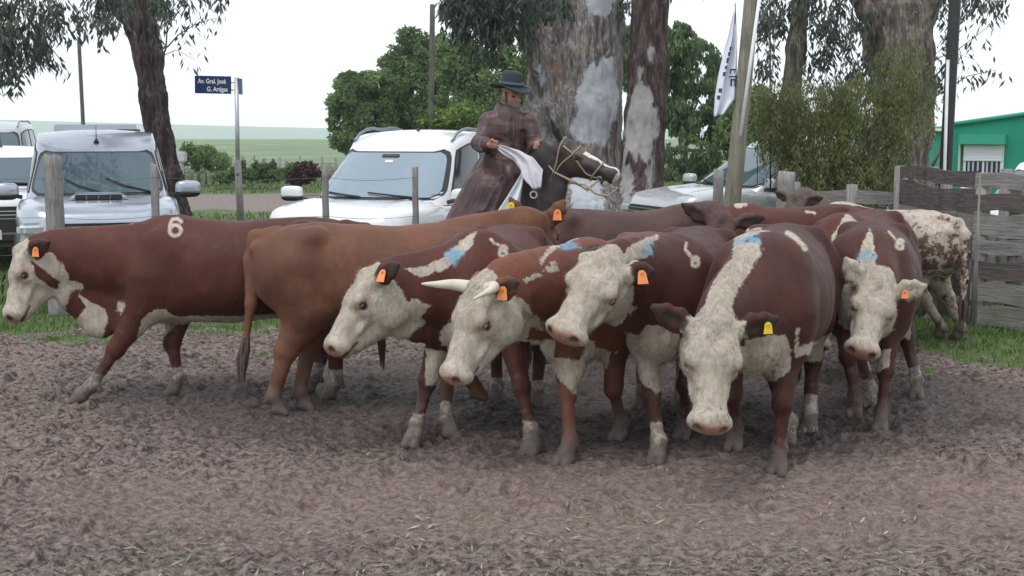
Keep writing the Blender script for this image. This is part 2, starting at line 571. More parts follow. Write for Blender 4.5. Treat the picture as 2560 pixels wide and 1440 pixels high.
    for j in range(len(ys) - 1):
        for i in range(m): F.append((j * (m + 1) + i, j * (m + 1) + i + 1, (j + 1) * (m + 1) + i + 1, (j + 1) * (m + 1) + i))
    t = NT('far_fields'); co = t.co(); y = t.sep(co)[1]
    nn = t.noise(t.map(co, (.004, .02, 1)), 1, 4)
    c = t.mix(t.rng(y, 170, 215), t.mix(nn, (0.17, 0.24, 0.135), (0.22, 0.30, 0.17)), t.mix(nn, (0.34, 0.42, 0.38), (0.38, 0.46, 0.42)))  # far rise: distance haze is put into its pale colour
    t.P(Base_Color=c, Roughness=1.0); t.b.inputs['Specular IOR Level'].default_value = 0
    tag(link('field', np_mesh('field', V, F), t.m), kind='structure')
build_ground()

def blades(name, pts, hmin, hmax, wid, mat, lean=.5, seed=0, kind='stuff'):
    rs = np.random.RandomState(seed); n = len(pts)
    a = rs.uniform(0, 6.283, n); h = rs.uniform(hmin, hmax, n); ln = rs.uniform(0, lean, n) * h; b = rs.uniform(0, 6.283, n)
    w = wid * rs.uniform(.6, 1.3, n)
    d = np.stack([np.cos(a) * w, np.sin(a) * w, 0 * a], 1); o = np.stack([np.cos(b) * ln, np.sin(b) * ln, h], 1)
    md = o * [.35, .35, .55]
    V = np.stack([pts - d, pts + d, pts + md + d * .75, pts + o, pts + md - d * .75], 1)
    tri = np.arange(n)[:, None] * 5
    F4 = (tri + [0, 1, 2, 4]); F3 = np.concatenate([tri + 4, tri + 2, tri + 3, tri + 3], 1)
    me = bpy.data.meshes.new(name)
    V = V.reshape(-1, 3).astype(np.float32)
    me.vertices.add(len(V)); me.vertices.foreach_set('co', V.ravel())
    loops = np.concatenate([F4, (tri + [4, 2, 3])], 1).ravel().astype(np.int32)
    me.loops.add(len(loops)); me.loops.foreach_set('vertex_index', loops)
    me.polygons.add(2 * n)
    st = (np.arange(n)[:, None] * 7 + [0, 4]).ravel().astype(np.int32)
    me.polygons.foreach_set('loop_start', st)
    me.update(calc_edges=True)
    set_attr(me, 'rnd', np.repeat(rs.rand(n), 5))
    o = link(name, me, mat)
    tag(o, kind=kind)
    return o

def blade_mat(name, c1, c2, c3):
    t = NT(name); r = t.attr('rnd')
    c = t.ramp(r, [(0, c1), (.6, c2), (.8, c2), (.93, c3), (1, c3)])
    t.P(Base_Color=c, Roughness=.7); t.b.inputs['Specular IOR Level'].default_value = .25
    return t.m
M_GRASS = blade_mat('green_grass', (0.040, 0.088, 0.022), (0.105, 0.185, 0.048), (0.23, 0.20, 0.13))
M_STRAW = blade_mat('straw_litter', (0.20, 0.155, 0.115), (0.30, 0.245, 0.19), (0.42, 0.38, 0.31))
def scatter(n, ya, yb, seed, xr=None):
    rs = np.random.RandomState(seed)
    Y = ya + (yb - ya) * rs.rand(n)
    X = (rs.rand(n) * 2 - 1) * (0.50 * Y + .6) if xr is None else xr[0] + (xr[1] - xr[0]) * rs.rand(n)
    return X, Y, rs
X, Y, rs = scatter(300000, 9.3, 14.5, 1)
k = rs.rand(len(X)) < np.clip((grassness(X, Y) - .45) * 1.1, 0, 1) * (.30 + .70 * (vnoise(np.stack([X * 1.4, Y * 1.4, 0 * X], 1), 5) > -.15))
pts = np.stack([X[k], Y[k], np.full(k.sum(), -.02)], 1)
blades('grass', pts, .03, .095, .0045, M_GRASS, .9, 2)
X, Y, rs = scatter(60000, 4.8, 7.2, 3)
k = rs.rand(len(X)) < np.clip((grassness(X, Y) - .30) * 1.1, 0, 1) * .55
pts = np.stack([X[k], Y[k], np.full(k.sum(), -.02)], 1)
blades('grass', pts, .015, .045, .003, blade_mat('sparse_grass', (0.06, 0.09, 0.04), (0.11, 0.14, 0.07), (0.26, 0.22, 0.16)), 1.2, 4)
X, Y, rs = scatter(90000, 14, 60, 5)
k = rs.rand(len(X)) < .85 * (roadness(X, Y) < .25)
pts = np.stack([X[k], Y[k], np.full(k.sum(), -.02)], 1)
blades('grass', pts, .04, .13, .014, M_GRASS, .8, 6)
# straw, chips and dead leaves lying on the mud
def litter():
    rs = np.random.RandomState(12); n = 5200
    Y = 4.6 + 8 * rs.rand(n) ** 1.3; X = (rs.rand(n) * 2 - 1) * (.5 * Y + .5)
    k = rs.rand(n) < .16 + .84 * (Y < 6.4 + .4 * X); X, Y = X[k], Y[k]; n = len(X)
    a = rs.uniform(0, 6.283, n); L = rs.uniform(.010, .045, n); w = rs.uniform(.002, .008, n)
    c = np.stack([X, Y, rs.uniform(.004, .016, n)], 1)
    d = np.stack([np.cos(a), np.sin(a), rs.uniform(-.35, .35, n)], 1) * L[:, None]; e = np.stack([-np.sin(a), np.cos(a), rs.uniform(-.3, .3, n)], 1) * w[:, None]
    V = np.stack([c - d, c + e, c + d, c - e], 1).reshape(-1, 3)
    F = np.arange(n)[:, None] * 4 + [0, 1, 2, 3]
    me = np_mesh('litter', V, F, False); set_attr(me, 'rnd', np.repeat(rs.rand(n), 4))
    tag(link('litter', me, M_STRAW), kind='stuff')
litter()
# ------------------------------------------------------------------ hide material
def hide_mat(name, coat, coat2, white=(0.53, 0.455, 0.38), roan=0.0, wrough=0.8, face_dark=0.0):
    t = NT(name)
    co = t.co()
    n1 = t.noise(co, 2.3, 4, 0.55)
    n2 = t.noise(co, 14, 5, 0.6)
    n3 = t.noise(t.map(co, (1, 1, 0.25)), 60, 3, 0.6)
    base = t.mix(t.rng(n1, 0.35, 0.68), coat, coat2)
    base = t.mix(t.rng(n2, 0.42, 0.75, 0, 0.45), base, tuple(min(1, c * 1.25 + 0.008) for c in coat2))
    base = t.mix(t.rng(n3, 0.35, 0.75, 0, 0.35), base, tuple(c * 0.55 for c in coat))
    n4 = t.noise(co, 1.3, 3, 0.5)
    base = t.mix(t.rng(n4, 0.46, 0.66, 0, 0.55), base, tuple(c * 0.55 for c in coat))
    # white hair: curls and dirt
    curl = t.noise(t.map(co, (1, 1, 0.45)), 30, 5, 0.68, dist=0.55)
    fine = t.noise(co, 120, 2, 0.6)
    wcol = t.mix(t.rng(curl, 0.33, 0.62), tuple(c * 0.62 for c in white), white)
    wcol = t.mix(t.rng(fine, 0.3, 0.8, 0, 0.35), wcol, tuple(c * 0.55 for c in white))
    dirt = t.rng(t.noise(co, 6.5, 4, 0.6), 0.44, 0.72, 0, 0.6)
    wcol = t.mix(dirt, wcol, (0.31, 0.25, 0.185))
    edge = t.math('MULTIPLY_ADD', t.noise(co, 22, 4, 0.7), 0.06, -0.03)
    wf = t.rng(t.math('ADD', t.attr('white'), edge), -0.006, 0.006)
    if roan:
        rn = t.noise(co, 9, 6, 0.75)
        rf = t.rng(t.math('ADD', rn, t.math('MULTIPLY', t.math('ABSOLUTE', t.math('SUBTRACT', t.sep(co)[2], 0.75)), 0.30)), 0.49, 0.58)
        rf = t.math('MULTIPLY', rf, roan)
        wf = t.math('MAXIMUM', wf, rf)
    c = t.mix(wf, base, wcol)
    bl = t.math('MULTIPLY', t.rng(t.math('ADD', t.attr('blue'), t.math('MULTIPLY', edge, 1.5)), -0.018, 0.018, 0, 1), t.rng(n2, .3, .6, .35, .9))
    c = t.mix(bl, c, (0.14, 0.30, 0.42))
    # fired brand: pale re-grown hair
    c = t.mix(t.rng(t.math('ADD', t.attr('brand'), t.math('MULTIPLY', edge, 0.45)), -0.008, 0.008, 0, 1), c, t.mix(t.rng(t.noise(co, 38, 4, .7), .30, .60, .55, 1), coat2, (0.50, 0.44, 0.37)))
    c = t.mix(t.rng(t.attr('lid'), -0.025, 0.02, 0, 0.6), c, (0.25, 0.14, 0.11))
    c = t.mix(t.rng(t.attr('nose'), -0.012, 0.010), c, t.mix(t.noise(co, 60, 3), (0.42, 0.22, 0.165), (0.26, 0.13, 0.10)))
    c = t.mix(t.rng(t.attr('dark'), -0.010, 0.008, 0, 0.9), c, (0.030, 0.018, 0.015))
    z = t.sep(co)[2]
    mud = t.math('SUBTRACT', t.math('ADD', t.noise(co, 16, 4, 0.7), 0.22), t.math('MULTIPLY', z, 2.0))
    c = t.mix(t.rng(mud, 0.22, 0.52, 0, 0.88), c, (0.115, 0.09, 0.08))
    spl = t.math('SUBTRACT', t.noise(co, 11, 5, 0.75), t.math('MULTIPLY', z, 0.22))
    c = t.mix(t.rng(spl, 0.44, 0.54, 0, 0.65), c, (0.085, 0.066, 0.058))
    hoof = t.rng(z, 0.085, 0.065)
    c = t.mix(hoof, c, (0.12, 0.095, 0.085))
    t.P(Base_Color=c, Roughness=t.rng(n2, 0.3, 0.7, 0.55, 0.72))
    t.b.inputs['Specular IOR Level'].default_value = 0.30
    t.b.inputs['Sheen Weight'].default_value = 0.05
    t.b.inputs['Sheen Roughness'].default_value = 0.4
    h = t.math('ADD', t.math('MULTIPLY', n3, 0.35), t.math('MULTIPLY', t.math('MULTIPLY', curl, wf), 1.6))
    h = t.math('ADD', h, t.math('MULTIPLY', n2, 0.4))
    t.bump(h, 0.5, 0.010)
    return t.m

M_EYE = NT('eye'); M_EYE.P(Base_Color=(0.012, 0.008, 0.007, 1), Roughness=0.08); M_EYE = M_EYE.m
M_HORN = simple_mat('horn', (0.62, 0.56, 0.46), 0.45, var=0.2, scale=12, bump=0.2)
M_TAG_O = simple_mat('orange_plastic', (0.85, 0.28, 0.09), 0.45, var=0.08)
M_TAG_Y = simple_mat('yellow_plastic', (0.80, 0.55, 0.04), 0.45, var=0.08)
M_TAILHAIR = simple_mat('tail_hair', (0.09, 0.06, 0.05), 0.8, var=0.5, scale=40, bump=0.8)

M_WHAIR = NT('white_hair'); M_WHAIR.P(Base_Color=M_WHAIR.ramp(M_WHAIR.attr('rnd'), [(0, (.42, .36, .295)), (.5, (.52, .455, .385)), (1, (.62, .56, .49))]), Roughness=.7); M_WHAIR.b.inputs['Specular IOR Level'].default_value = .2; M_WHAIR = M_WHAIR.m
M_LID = simple_mat('pink_brown_eyelid', (.22, .15, .115), .7, var=.2, scale=60); M_LID2 = simple_mat('brown_eyelid', (.06, .035, .028), .7)
def ik(a, b, L1, L2, bend):
    a = np.array(a, float); b = np.array(b, float); d = b - a; D = np.linalg.norm(d)
    if D >= (L1 + L2) * 0.999:
        return a + d * L1 / (L1 + L2) + nrm(bend) * 0.01
    x = (D * D + L1 * L1 - L2 * L2) / (2 * D); y = math.sqrt(max(L1 * L1 - x * x, 0))
    n = nrm(d); bd = nrm(np.array(bend, float) - n * (np.array(bend, float) @ n))
    return a + n * x + bd * y

ORDINAL = {}
def cow(label, mat, W, fwd, head=None, legs=(None,) * 4, L=1.0, fat=1.0, hs=1.12, ears=(None, None), tag_mat=(None, None),
        face='white', marks=(), brand=(), horns=None, tail='side', h=0.012, crest=True, socks=(0.2, 0.2, 0.2, 0.2), brisket=True,
        belly=True, neck_bend=None, tail_pts=None, ear_len=0.175, lateral=0.0, s=None, nz=1.03, extra=(), crest_w=.07, hair=0, tag_s=1.0, hl=.93, hd=1.10, hw=1.10, thr_from=2):
    """W=(px,py,Z) of the withers; fwd = heading (x,y); head = (poll px,py,Z, nose px,py,Z, forehead hint xyz world)"""
    Wp = at(*W)
    s = s or Wp[2] / 1.33
    f2 = nrm([fwd[0], fwd[1], 0]); l2 = np.array([-f2[1], f2[0], 0])
    R = np.stack([f2, l2, [0, 0, 1]], 1)                     # local -> world
    O = np.array([Wp[0], Wp[1], 0]) - f2 * 0.48 * L * s
    toL = lambda P: ((np.asarray(P, float) - O) @ R) / s
    toLd = lambda v: np.asarray(v, float) @ R
    yaw = math.atan2(f2[1], f2[0])
    B = None
    # ---- head frame
    if head is None: head = ((0.95, 0, 1.25), (1.25, 0, 0.85), (0.5, 0, 1))
    if len(head) == 7:
        poll, nose = toL(at(*head[0:3])), toL(at(*head[3:6])); hint = toLd(head[6])
    else:
        poll, nose = np.array(head[0], float), np.array(head[1], float); hint = np.array(head[2], float)
    f = nrm(nose - poll); u = nrm(hint - f * (hint @ f)); l = np.cross(u, f)
    H = lambda x, y, z: poll + hs * (f * x * hl + l * y * hw + u * z * hd)
    HA = np.stack([f, l, u], 1)
    # ---- legs
    zr = 1.0
    jf = []
    for k in range(4):
        side = 1 if k % 2 == 0 else -1                        # 0 front left, 1 front right, 2 hind left, 3 hind right
        g = legs[k]
        if g is None: hp = np.array([0.52 * L if k < 2 else -0.66 * L, 0.15 * side, 0.0])
        elif len(g) == 2: hp = toL(gnd(*g)); hp[2] = 0
        elif g[0] == 'l': hp = np.array(g[1:4], float)
        else:
            hp = toL(at(*g))                                  # lifted hoof: px, py, Z
        jf.append(hp)
    lo = np.array([-1.02 * L, -0.55, -0.02]); hi = np.array([0.95 * L, 0.55, 1.50])
    for p in [H(0, 0, 0), H(0.52, 0, 0), H(0, 0.35, 0), H(0, -0.35, 0), H(0.2, 0, -0.25), H(0, 0, 0.12)] + jf:
        lo = np.minimum(lo, p - 0.13); hi = np.maximum(hi, p + 0.13)
    lo[2] = -0.03
    B = Body(lo, hi, h / s)
    # ---- trunk
    st = np.array([  # x, top, bottom, half width
        (-0.93, 1.06, 0.90, 0.04), (-0.89, 1.14, 0.80, 0.12), (-0.80, 1.225, 0.74, 0.20), (-0.66, 1.285, 0.70, 0.255), (-0.45, 1.305, 0.66, 0.285),
        (-0.20, 1.285, 0.585, 0.335), (0.08, 1.275, 0.545, 0.36), (0.30, 1.295, 0.55, 0.335), (0.46, 1.33, 0.56, 0.285), (0.60, 1.31, 0.58, 0.24),
        (0.74, 1.22, 0.63, 0.19), (0.84, 1.10, 0.72, 0.13), (0.90, 0.98, 0.84, 0.05)])
    sx = st[:, 0] * L
    xs = np.linspace(sx[0], sx[-1], 160)
    def smooth(a):
        v = np.interp(xs, sx, a)
        for _ in range(14): v[1:-1] = 0.25 * v[:-2] + 0.5 * v[1:-1] + 0.25 * v[2:]
        return v
    tt, bb, ww = smooth(st[:, 1]), smooth(st[:, 2]), smooth(st[:, 3] * fat)
    def trunk(X, Y, Z):
        x = X[:, 0, 0]
        t = np.interp(x, xs, tt)[:, None, None]; b = np.interp(x, xs, bb)[:, None, None]; w = np.interp(x, xs, ww)[:, None, None]
        cz, hz = t * 0.46 + b * 0.54, None
        up = t - cz; dn = cz - b
        hz = np.where(Z > cz, up, dn)
        a = np.abs(Y - lateral * X * X) / w
        p = np.where(Z > cz, 2.15, 2.2)
        q = (a ** p + (np.abs(Z - cz) / hz) ** p) ** (1 / p)
        d = (q - 1) * np.minimum(w, hz) * 0.9
        return np.maximum(d, np.maximum(sx[0] - X, X - sx[-1]))
    B.op(trunk, (sx[0], -0.45, 0.5), (sx[-1], 0.45, 1.36), 0.02)
    for sd in (1, -1):
        B.ell((0.47 * L, 0.185 * sd * fat, 0.93), (0.17, 0.10, 0.30), k=0.09)            # shoulder
        B.ell((-0.63 * L, 0.15 * sd * fat, 0.95), (0.22, 0.125, 0.27), k=0.09)            # thigh
        B.cap((-0.46 * L, 0.195 * sd, 1.225), (-0.52 * L, 0.185 * sd, 1.20), 0.050, 0.045, 0.10)   # hook bone
        B.cap((-0.86 * L, 0.10 * sd, 1.13), (-0.83 * L, 0.10 * sd, 1.10), 0.045, 0.05, 0.07)      # pin bone
    B.ell((0.62 * L, 0, 0.69), (0.19, 0.115, 0.10), k=0.12)                                # brisket
    B.ell((-0.42 * L, 0, 0.635), (0.17, 0.10, 0.085), k=0.09)                              # udder / sheath
    # ---- legs
    joints = []
    for k in range(4):
        side = 1 if k % 2 == 0 else -1
        hp = jf[k]
        if k < 2:
            sw = hp[0] - 0.5 * L
            sh = np.array([0.52 * L + 0.12 * sw, 0.165 * side, 0.90])
            el = np.array([0.43 * L + 0.30 * sw, 0.165 * side + 0.25 * (hp[1] - 0.15 * side), 0.70])
            lean = np.array([0.22 * sw, 0.1 * (hp[1] - 0.15 * side), 0])
            fe = hp + np.array([-0.045, 0, 0.135]) - lean * 0.35
            kn = ik(el, fe, 0.33, 0.26, (1, 0, 0.1))
            B.cap(sh, el, 0.15, 0.115, 0.09)
            B.ecap(el, kn, (1, 0, 0), None, (0.115, 0.085), (0.060, 0.052), 0.05)
            B.ell(kn, (0.060, 0.054, 0.072), k=0.03)
            B.ecap(kn, fe, (1, 0, 0), None, (0.046, 0.040), (0.038, 0.035), 0.025)
            jl = [sh, el, kn, fe, hp]
        else:
            sw = hp[0] + 0.66 * L
            hip = np.array([-0.62 * L, 0.15 * side, 0.98])
            sf = np.array([-0.50 * L + 0.30 * sw, 0.175 * side, 0.73])
            fe = hp + np.array([-0.045, 0, 0.135])
            hk = ik(sf, fe, 0.335, 0.315, (-1, 0, 0))
            B.cap(hip, sf, 0.19, 0.145, 0.09)
            B.ecap(sf, hk, (1, 0, 0), None, (0.165, 0.11), (0.078, 0.054), 0.07)
            B.ell(hk + np.array([-0.012, 0, 0.012]), (0.064, 0.046, 0.075), k=0.03)
            B.ecap(hk, fe, (1, 0, 0), None, (0.060, 0.046), (0.048, 0.042), 0.025)
            jl = [hip, sf, hk, fe, hp]
        B.ell(fe, (0.050, 0.048, 0.052), k=0.025)
        B.cap(fe, hp + np.array([-0.005, 0, 0.065]), 0.044, 0.048, 0.02)
        for cs in (1, -1):                                     # two claws
            B.ecap(hp + np.array([-0.02, 0.026 * cs, 0.06]), hp + np.array([0.042, 0.030 * cs, 0.022]), (0, 0, 1), None, (0.045, 0.029), (0.030, 0.027), 0.008)
        B.ell(fe + np.array([-0.055, 0.02, -0.035]), (0.016, 0.014, 0.02), k=0.01)
        B.ell(fe + np.array([-0.055, -0.02, -0.035]), (0.016, 0.014, 0.02), k=0.01)
        joints.append(jl)
    # ---- neck
    b0 = np.array([0.50 * L, 0, nz]); b1 = H(-0.01, 0, -0.085)
    span = np.linalg.norm(b1 - b0)
    nb = nrm(b1 - b0)
    c1 = b0 + span * 0.38 * nrm(np.array([1, 0, 0.15]) * 0.7 + nb)
    c2 = b1 - span * 0.30 * nrm(f * 0.45 + nb)
    if neck_bend is not None: c2 = c2 + np.array(neck_bend)
    ts = np.linspace(0, 1, 9)
    P = [(1 - t) ** 3 * b0 + 3 * (1 - t) ** 2 * t * c1 + 3 * (1 - t) * t * t * c2 + t ** 3 * b1 for t in ts]
    rv = np.interp(ts, [0, .35, .7, 1], [0.27, 0.235, 0.19, 0.155]); rl = np.interp(ts, [0, .35, .7, 1], [0.175, 0.15, 0.118, 0.10])
    ups = []
    crestP = []
    for i in range(9):
        tg = nrm(P[min(i + 1, 8)] - P[max(i - 1, 0)])
        lat = nrm((1 - ts[i]) * np.array([0, 1, 0.]) + ts[i] * l)
        ups.append(nrm(np.cross(tg, lat)))
    for i in range(8):
        B.ecap(P[i], P[i + 1], (ups[i] + ups[i + 1]) / 2, None, (rv[i], rl[i]), (rv[i + 1], rl[i + 1]), 0.05)
    crestP = [P[i] + ups[i] * rv[i] * 0.95 for i in range(9)]
    thr = [P[i] - ups[i] * rv[i] * 0.88 for i in range(9)]
    for i in range(8):                                        # dewlap
        w = 0.05
        dr = ups[i] * (0.03 + 0.04 * math.sin(math.pi * i / 8))
        B.ecap(thr[i] - dr, thr[i + 1] - dr, ups[i], None, (0.07, 0.035), (0.06, 0.032), 0.05)
    B.ecap(thr[0], (0.71 * L, 0, 0.66), (1, 0, 0), None, (0.08, 0.05), (0.06, 0.05), 0.08)
    # ---- head
    k = hs
    def he(x, y, z, rx, ry, rz, kk=0.03, mode='add', ax=None): B.ell(H(x, y, z), (rx * k * hl, ry * k * hw, rz * k * hd), HA if ax is None else ax, kk, mode)
    def hc(a, b, ra, rb, kk=0.03, va=None): B.ecap(H(*a), H(*b), u, None, (ra[0] * k * hd, ra[1] * k * hw), (rb[0] * k * hd, rb[1] * k * hw), kk)
    he(0.075, 0, -0.075, 0.14, 0.112, 0.105)
    he(0.13, 0, -0.025, 0.12, 0.098, 0.050, 0.03)
    he(-0.005, 0, -0.02, 0.055, 0.062, 0.058, 0.04)
    hc((0.10, 0, -0.085), (0.30, 0, -0.080), (0.088, 0.092), (0.068, 0.068), 0.04)
    hc((0.28, 0, -0.078), (0.425, 0, -0.080), (0.068, 0.066), (0.060, 0.070), 0.03)
    hc((0.09, 0, -0.20), (0.37, 0, -0.150), (0.080, 0.066), (0.040, 0.050), 0.045)
    for sd in (1, -1):
        he(0.10, 0.066 * sd, -0.165, 0.105, 0.042, 0.095, 0.04)                 # jowl
        he(0.165, 0.088 * sd, -0.030, 0.045, 0.026, 0.028, 0.025)              # brow
        he(0.20, 0.080 * sd, -0.085, 0.055, 0.026, 0.026, 0.03)                # below the eye
        he(0.180, 0.108 * sd, -0.055, 0.020, 0.014, 0.015, 0.010, 'sub')       # socket
    for sd in (1, -1):
        he(0.315, 0.094 * sd, -0.085, 0.085, 0.026, 0.045, 0.03, 'sub')
        he(0.085, 0.112 * sd, -0.045, 0.05, 0.018, 0.035, 0.02, 'sub')
        he(0.25, 0.062 * sd, -0.115, 0.10, 0.022, 0.016, 0.02)
    he(0.10, 0, 0.030, 0.05, 0.035, 0.018, 0.02, 'sub')
    he(0.445, 0, -0.088, 0.058, 0.092, 0.068, 0.025)                            # muzzle
    he(0.475, 0, -0.070, 0.030, 0.060, 0.040, 0.02)
    he(0.43, 0, -0.135, 0.045, 0.046, 0.024, 0.015)                             # lower lip
    for sd in (1, -1):
        he(0.500, 0.052 * sd, -0.062, 0.026, 0.016, 0.020, 0.006, 'sub')       # nostril
        he(0.47, 0.03 * sd, -0.122, 0.05, 0.05, 0.006, 0.005, 'sub')           # mouth line
    # ---- ears
    earinfo = []
    for i, sd in enumerate((1, -1)):
        e = ears[i]
        if e is None: e = (-0.30, 1.0, 0.02)
        base = H(0.012, 0.085 * sd, -0.035)
        d = nrm(f * e[0] + l * sd * e[1] + u * e[2])
        front = nrm(f * 0.55 + u * 0.55 - d * ((f * 0.55 + u * 0.55) @ d))      # hollow side
        wd = np.cross(d, front)
        EL = ear_len * k
        p1, p2, p3 = base + d * EL * 0.38, base + d * EL * 0.72, base + d * EL
        B.ecap(base, p1, wd, None, (0.036 * k, 0.032 * k), (0.056 * k, 0.032), 0.02)
        B.ecap(p1, p2, wd, None, (0.056 * k, 0.032), (0.044 * k, 0.026), 0.02)
        B.ecap(p2, p3, wd, None, (0.044 * k, 0.026), (0.016 * k, 0.015), 0.02)
        B.ell(base + d * EL * 0.50 + front * 0.045, (EL * 0.34, 0.032 * k, 0.026), np.stack([d, wd, front], 1), 0.012, 'sub')
        earinfo.append((base, d, front, wd, EL))
    # ---- tail root
    tr = np.array([-0.875 * L, 0, 1.20])
    if tail_pts is None:
        tail_pts = [(-0.955 * L, 0.0, 1.10), (-0.985 * L, 0.01, 0.90), (-0.985 * L, 0.02, 0.66), (-0.98 * L, 0.02, 0.50)]
    elif len(tail_pts[0]) == 3 and tail_pts[0][0] > 5:
        tail_pts = [toL(at(*p)) for p in tail_pts]
    tp = [np.array([-0.74 * L, 0, 1.225]), tr] + [np.array(p, float) for p in tail_pts]
    rr = np.linspace(0.055, 0.027, len(tp))
    for (x0, y0, z0, x1, y1, z1, r0, r1, kk) in extra: B.ecap(toL(at(x0, y0, z0)), toL(at(x1, y1, z1)), (1, 0, 0), None, (r0, r0 * .55), (r1, r1 * .55), kk)
    V, F = None, None
    for i in range(len(tp) - 1): B.cap(tp[i], tp[i + 1], rr[i], rr[i + 1], 0.035)
    V, F = B.mesh('cow', relax=1)
    N = normals_of(V, F)
    V = V + N * (fbm(V * 5, 3, seed=hash(label) % 97)[:, None] * 0.012 if False else fbm(V * 5.0, 3, seed=int(abs(W[0])))[:, None] * 0.010)
    # hanging skin folds at throat and brisket, curls on the face
    hv0 = (V - poll) @ HA / hs
    q = V.copy(); q[:, 2] *= 0.30
    dthr = np.min([seg_dist(V, thr[i], thr[i + 1]) for i in range(8)], axis=0)
    dthr = np.minimum(dthr, np.linalg.norm((V - np.array([0.70 * L, 0, 0.68])) * [0.8, 0.8, 0.8], axis=1))
    wf_ = np.clip(1 - dthr / 0.24, 0, 1) * (hv0[:, 0] < -0.02)
    V = V + N * ((1 - np.abs(fbm(q * 13, 3, 4)) * 3.2) * 0.013 * wf_)[:, None]
    ww_ = np.clip(1 - np.linalg.norm((hv0 - [0.10, 0, -0.05]) * [0.8, 1, 1], axis=1) / 0.22, 0, 1) if face != 'plain' else np.zeros(len(V))
    V = V + N * (fbm(V * 38, 2, 14) * 0.007 * ww_)[:, None]
    rb = np.clip(1 - np.abs(V[:, 0] + 0.05) / (0.42 * L), 0, 1) * np.clip((V[:, 2] - 0.62) / 0.2, 0, 1) * np.clip((1.18 - V[:, 2]) / 0.15, 0, 1)
    V = V + N * (np.sin((V[:, 0] + 0.25 * V[:, 2]) * 40) * 0.0032 * rb)[:, None]
    # ---- pattern fields
    hv = (V - poll) @ HA / hs / [hl, hw, hd]                                  # head coords
    white = np.full(len(V), -1.0)
    def uni(d): np.maximum(white, d, out=white)
    if face in ('white', 'white2'):
        c = np.array([0.26, 0, -0.09])
        d = 1 - np.sqrt(((hv[:, 0] - c[0]) / 0.33) ** 2 + (hv[:, 1] / 0.30) ** 2 + ((hv[:, 2] - c[2]) / 0.24) ** 2)
        uni(np.clip(d * 0.22, -1, 0.2))
        uni((0.17 if thr_from < 4 else 0.145) - np.linalg.norm(hv - np.array([0.10, 0, -0.20]), axis=1))
        uni(0.09 - np.linalg.norm(hv - np.array([-0.02, 0, 0.01]), axis=1))
        for i in range(thr_from, 8): uni(0.085 - seg_dist(V, thr[i], thr[i + 1]))
    if crest:
        for i in range(crest if isinstance(crest, int) and crest > 1 else 1, 8): uni(crest_w - seg_dist(V, crestP[i], crestP[i + 1]))
        uni(0.040 - seg_dist(V, crestP[0], np.array([0.46 * L, 0, 1.36])))
        uni(0.05 - seg_dist(V, crestP[0], crestP[2]))
    if brisket:
        uni(0.14 - np.linalg.norm((V - np.array([0.74 * L, 0, 0.67])) * [0.9, 0.8, 0.8], axis=1) + 0.05 * fbm(V * 5, 3, 23))
        for i in range(0, min(4, thr_from)): uni((0.08 if thr_from < 4 else 0.05) - seg_dist(V, thr[i], thr[i + 1]))
    if belly:
        uni(np.minimum(np.minimum(0.625 - V[:, 2], 0.29 - np.abs(V[:, 1])), np.minimum(V[:, 2] - 0.44, 0.5 * L - np.abs(V[:, 0]))))
    for kk in range(2):
        jl = joints[kk]; dl = 0.125 - np.minimum(seg_dist(V, jl[1] + [0, 0, -.02], jl[2]), seg_dist(V, jl[2], jl[3]) + .03)
        dl = np.minimum(dl, 0.74 - V[:, 2]); np.minimum(white, np.where(dl > -0.02, -dl, white), out=white)
    for kk in range(4):
        jl = joints[kk]
        if socks[kk] > 0:
            d = seg_dist(V, jl[3], jl[4])
            dd = 0.11 - d
            uni(np.minimum(dd, socks[kk] + jl[4][2] - V[:, 2]))
    # ears: dark/brown again on most cows
    edark = np.full(len(V), -1.0)
    for (base, d, front, wd, EL) in earinfo:
        q = V - base; t = q @ d
        dd = 0.075 - np.linalg.norm(q - np.clip(t, 0.02, EL)[:, None] * d, axis=1)
        inner = np.minimum(dd, np.minimum((N @ front - 0.25) * 0.05, np.minimum(t - EL * 0.14, 0.026 * k - np.abs(q @ wd))))
        if face == 'white2': uni(np.where(dd > -.02, dd, -1)); inner = inner - .03
        edark = np.maximum(edark, inner)
        if face != 'white2' or True:
          if face == 'white':
            np.minimum(white, np.where(dd > 0, np.minimum(EL * 0.22 - t, 0.02), white), out=white)
    nosef = np.minimum(hv[:, 0] - 0.474 - 0.25 * np.clip(-0.055 - hv[:, 2], 0, 1) + 0.2 * np.clip(np.abs(hv[:, 1]) - .05, 0, 1) * 0, np.minimum(0.070 - np.abs(hv[:, 1]), np.minimum(hv[:, 2] + 0.120, -0.032 - hv[:, 2])))
    nosef *= hs
    ml = np.minimum(0.007 - np.abs(hv[:, 2] + 0.128 + 0.10 * np.clip(.47 - hv[:, 0], 0, 1)), np.minimum(hv[:, 0] - 0.36, 0.6)) * 1.2
    edark = np.maximum(edark, ml)
    for sd in (1, -1):
        c = H(0.497, 0.054 * sd, -0.060)
        edark = np.maximum(edark, 0.023 * k - np.linalg.norm(V - c, axis=1))
    lid = []
    for sd in (1, -1):
        c = H(0.180, 0.105 * sd, -0.055)
        edark = np.maximum(edark, 0.0235 * k - np.linalg.norm((V - c) * 1.0, axis=1))
        lid.append(0.052 * k - np.linalg.norm((V - c) @ HA * [0.9, 1.0, 1.25], axis=1))
    blue = np.full(len(V), -1.0); br = np.full(len(V), -1.0)
    # ---- marks found on the hide in the photograph
    WV = (V * s) @ R.T + O
    px, py, pz = proj(WV)
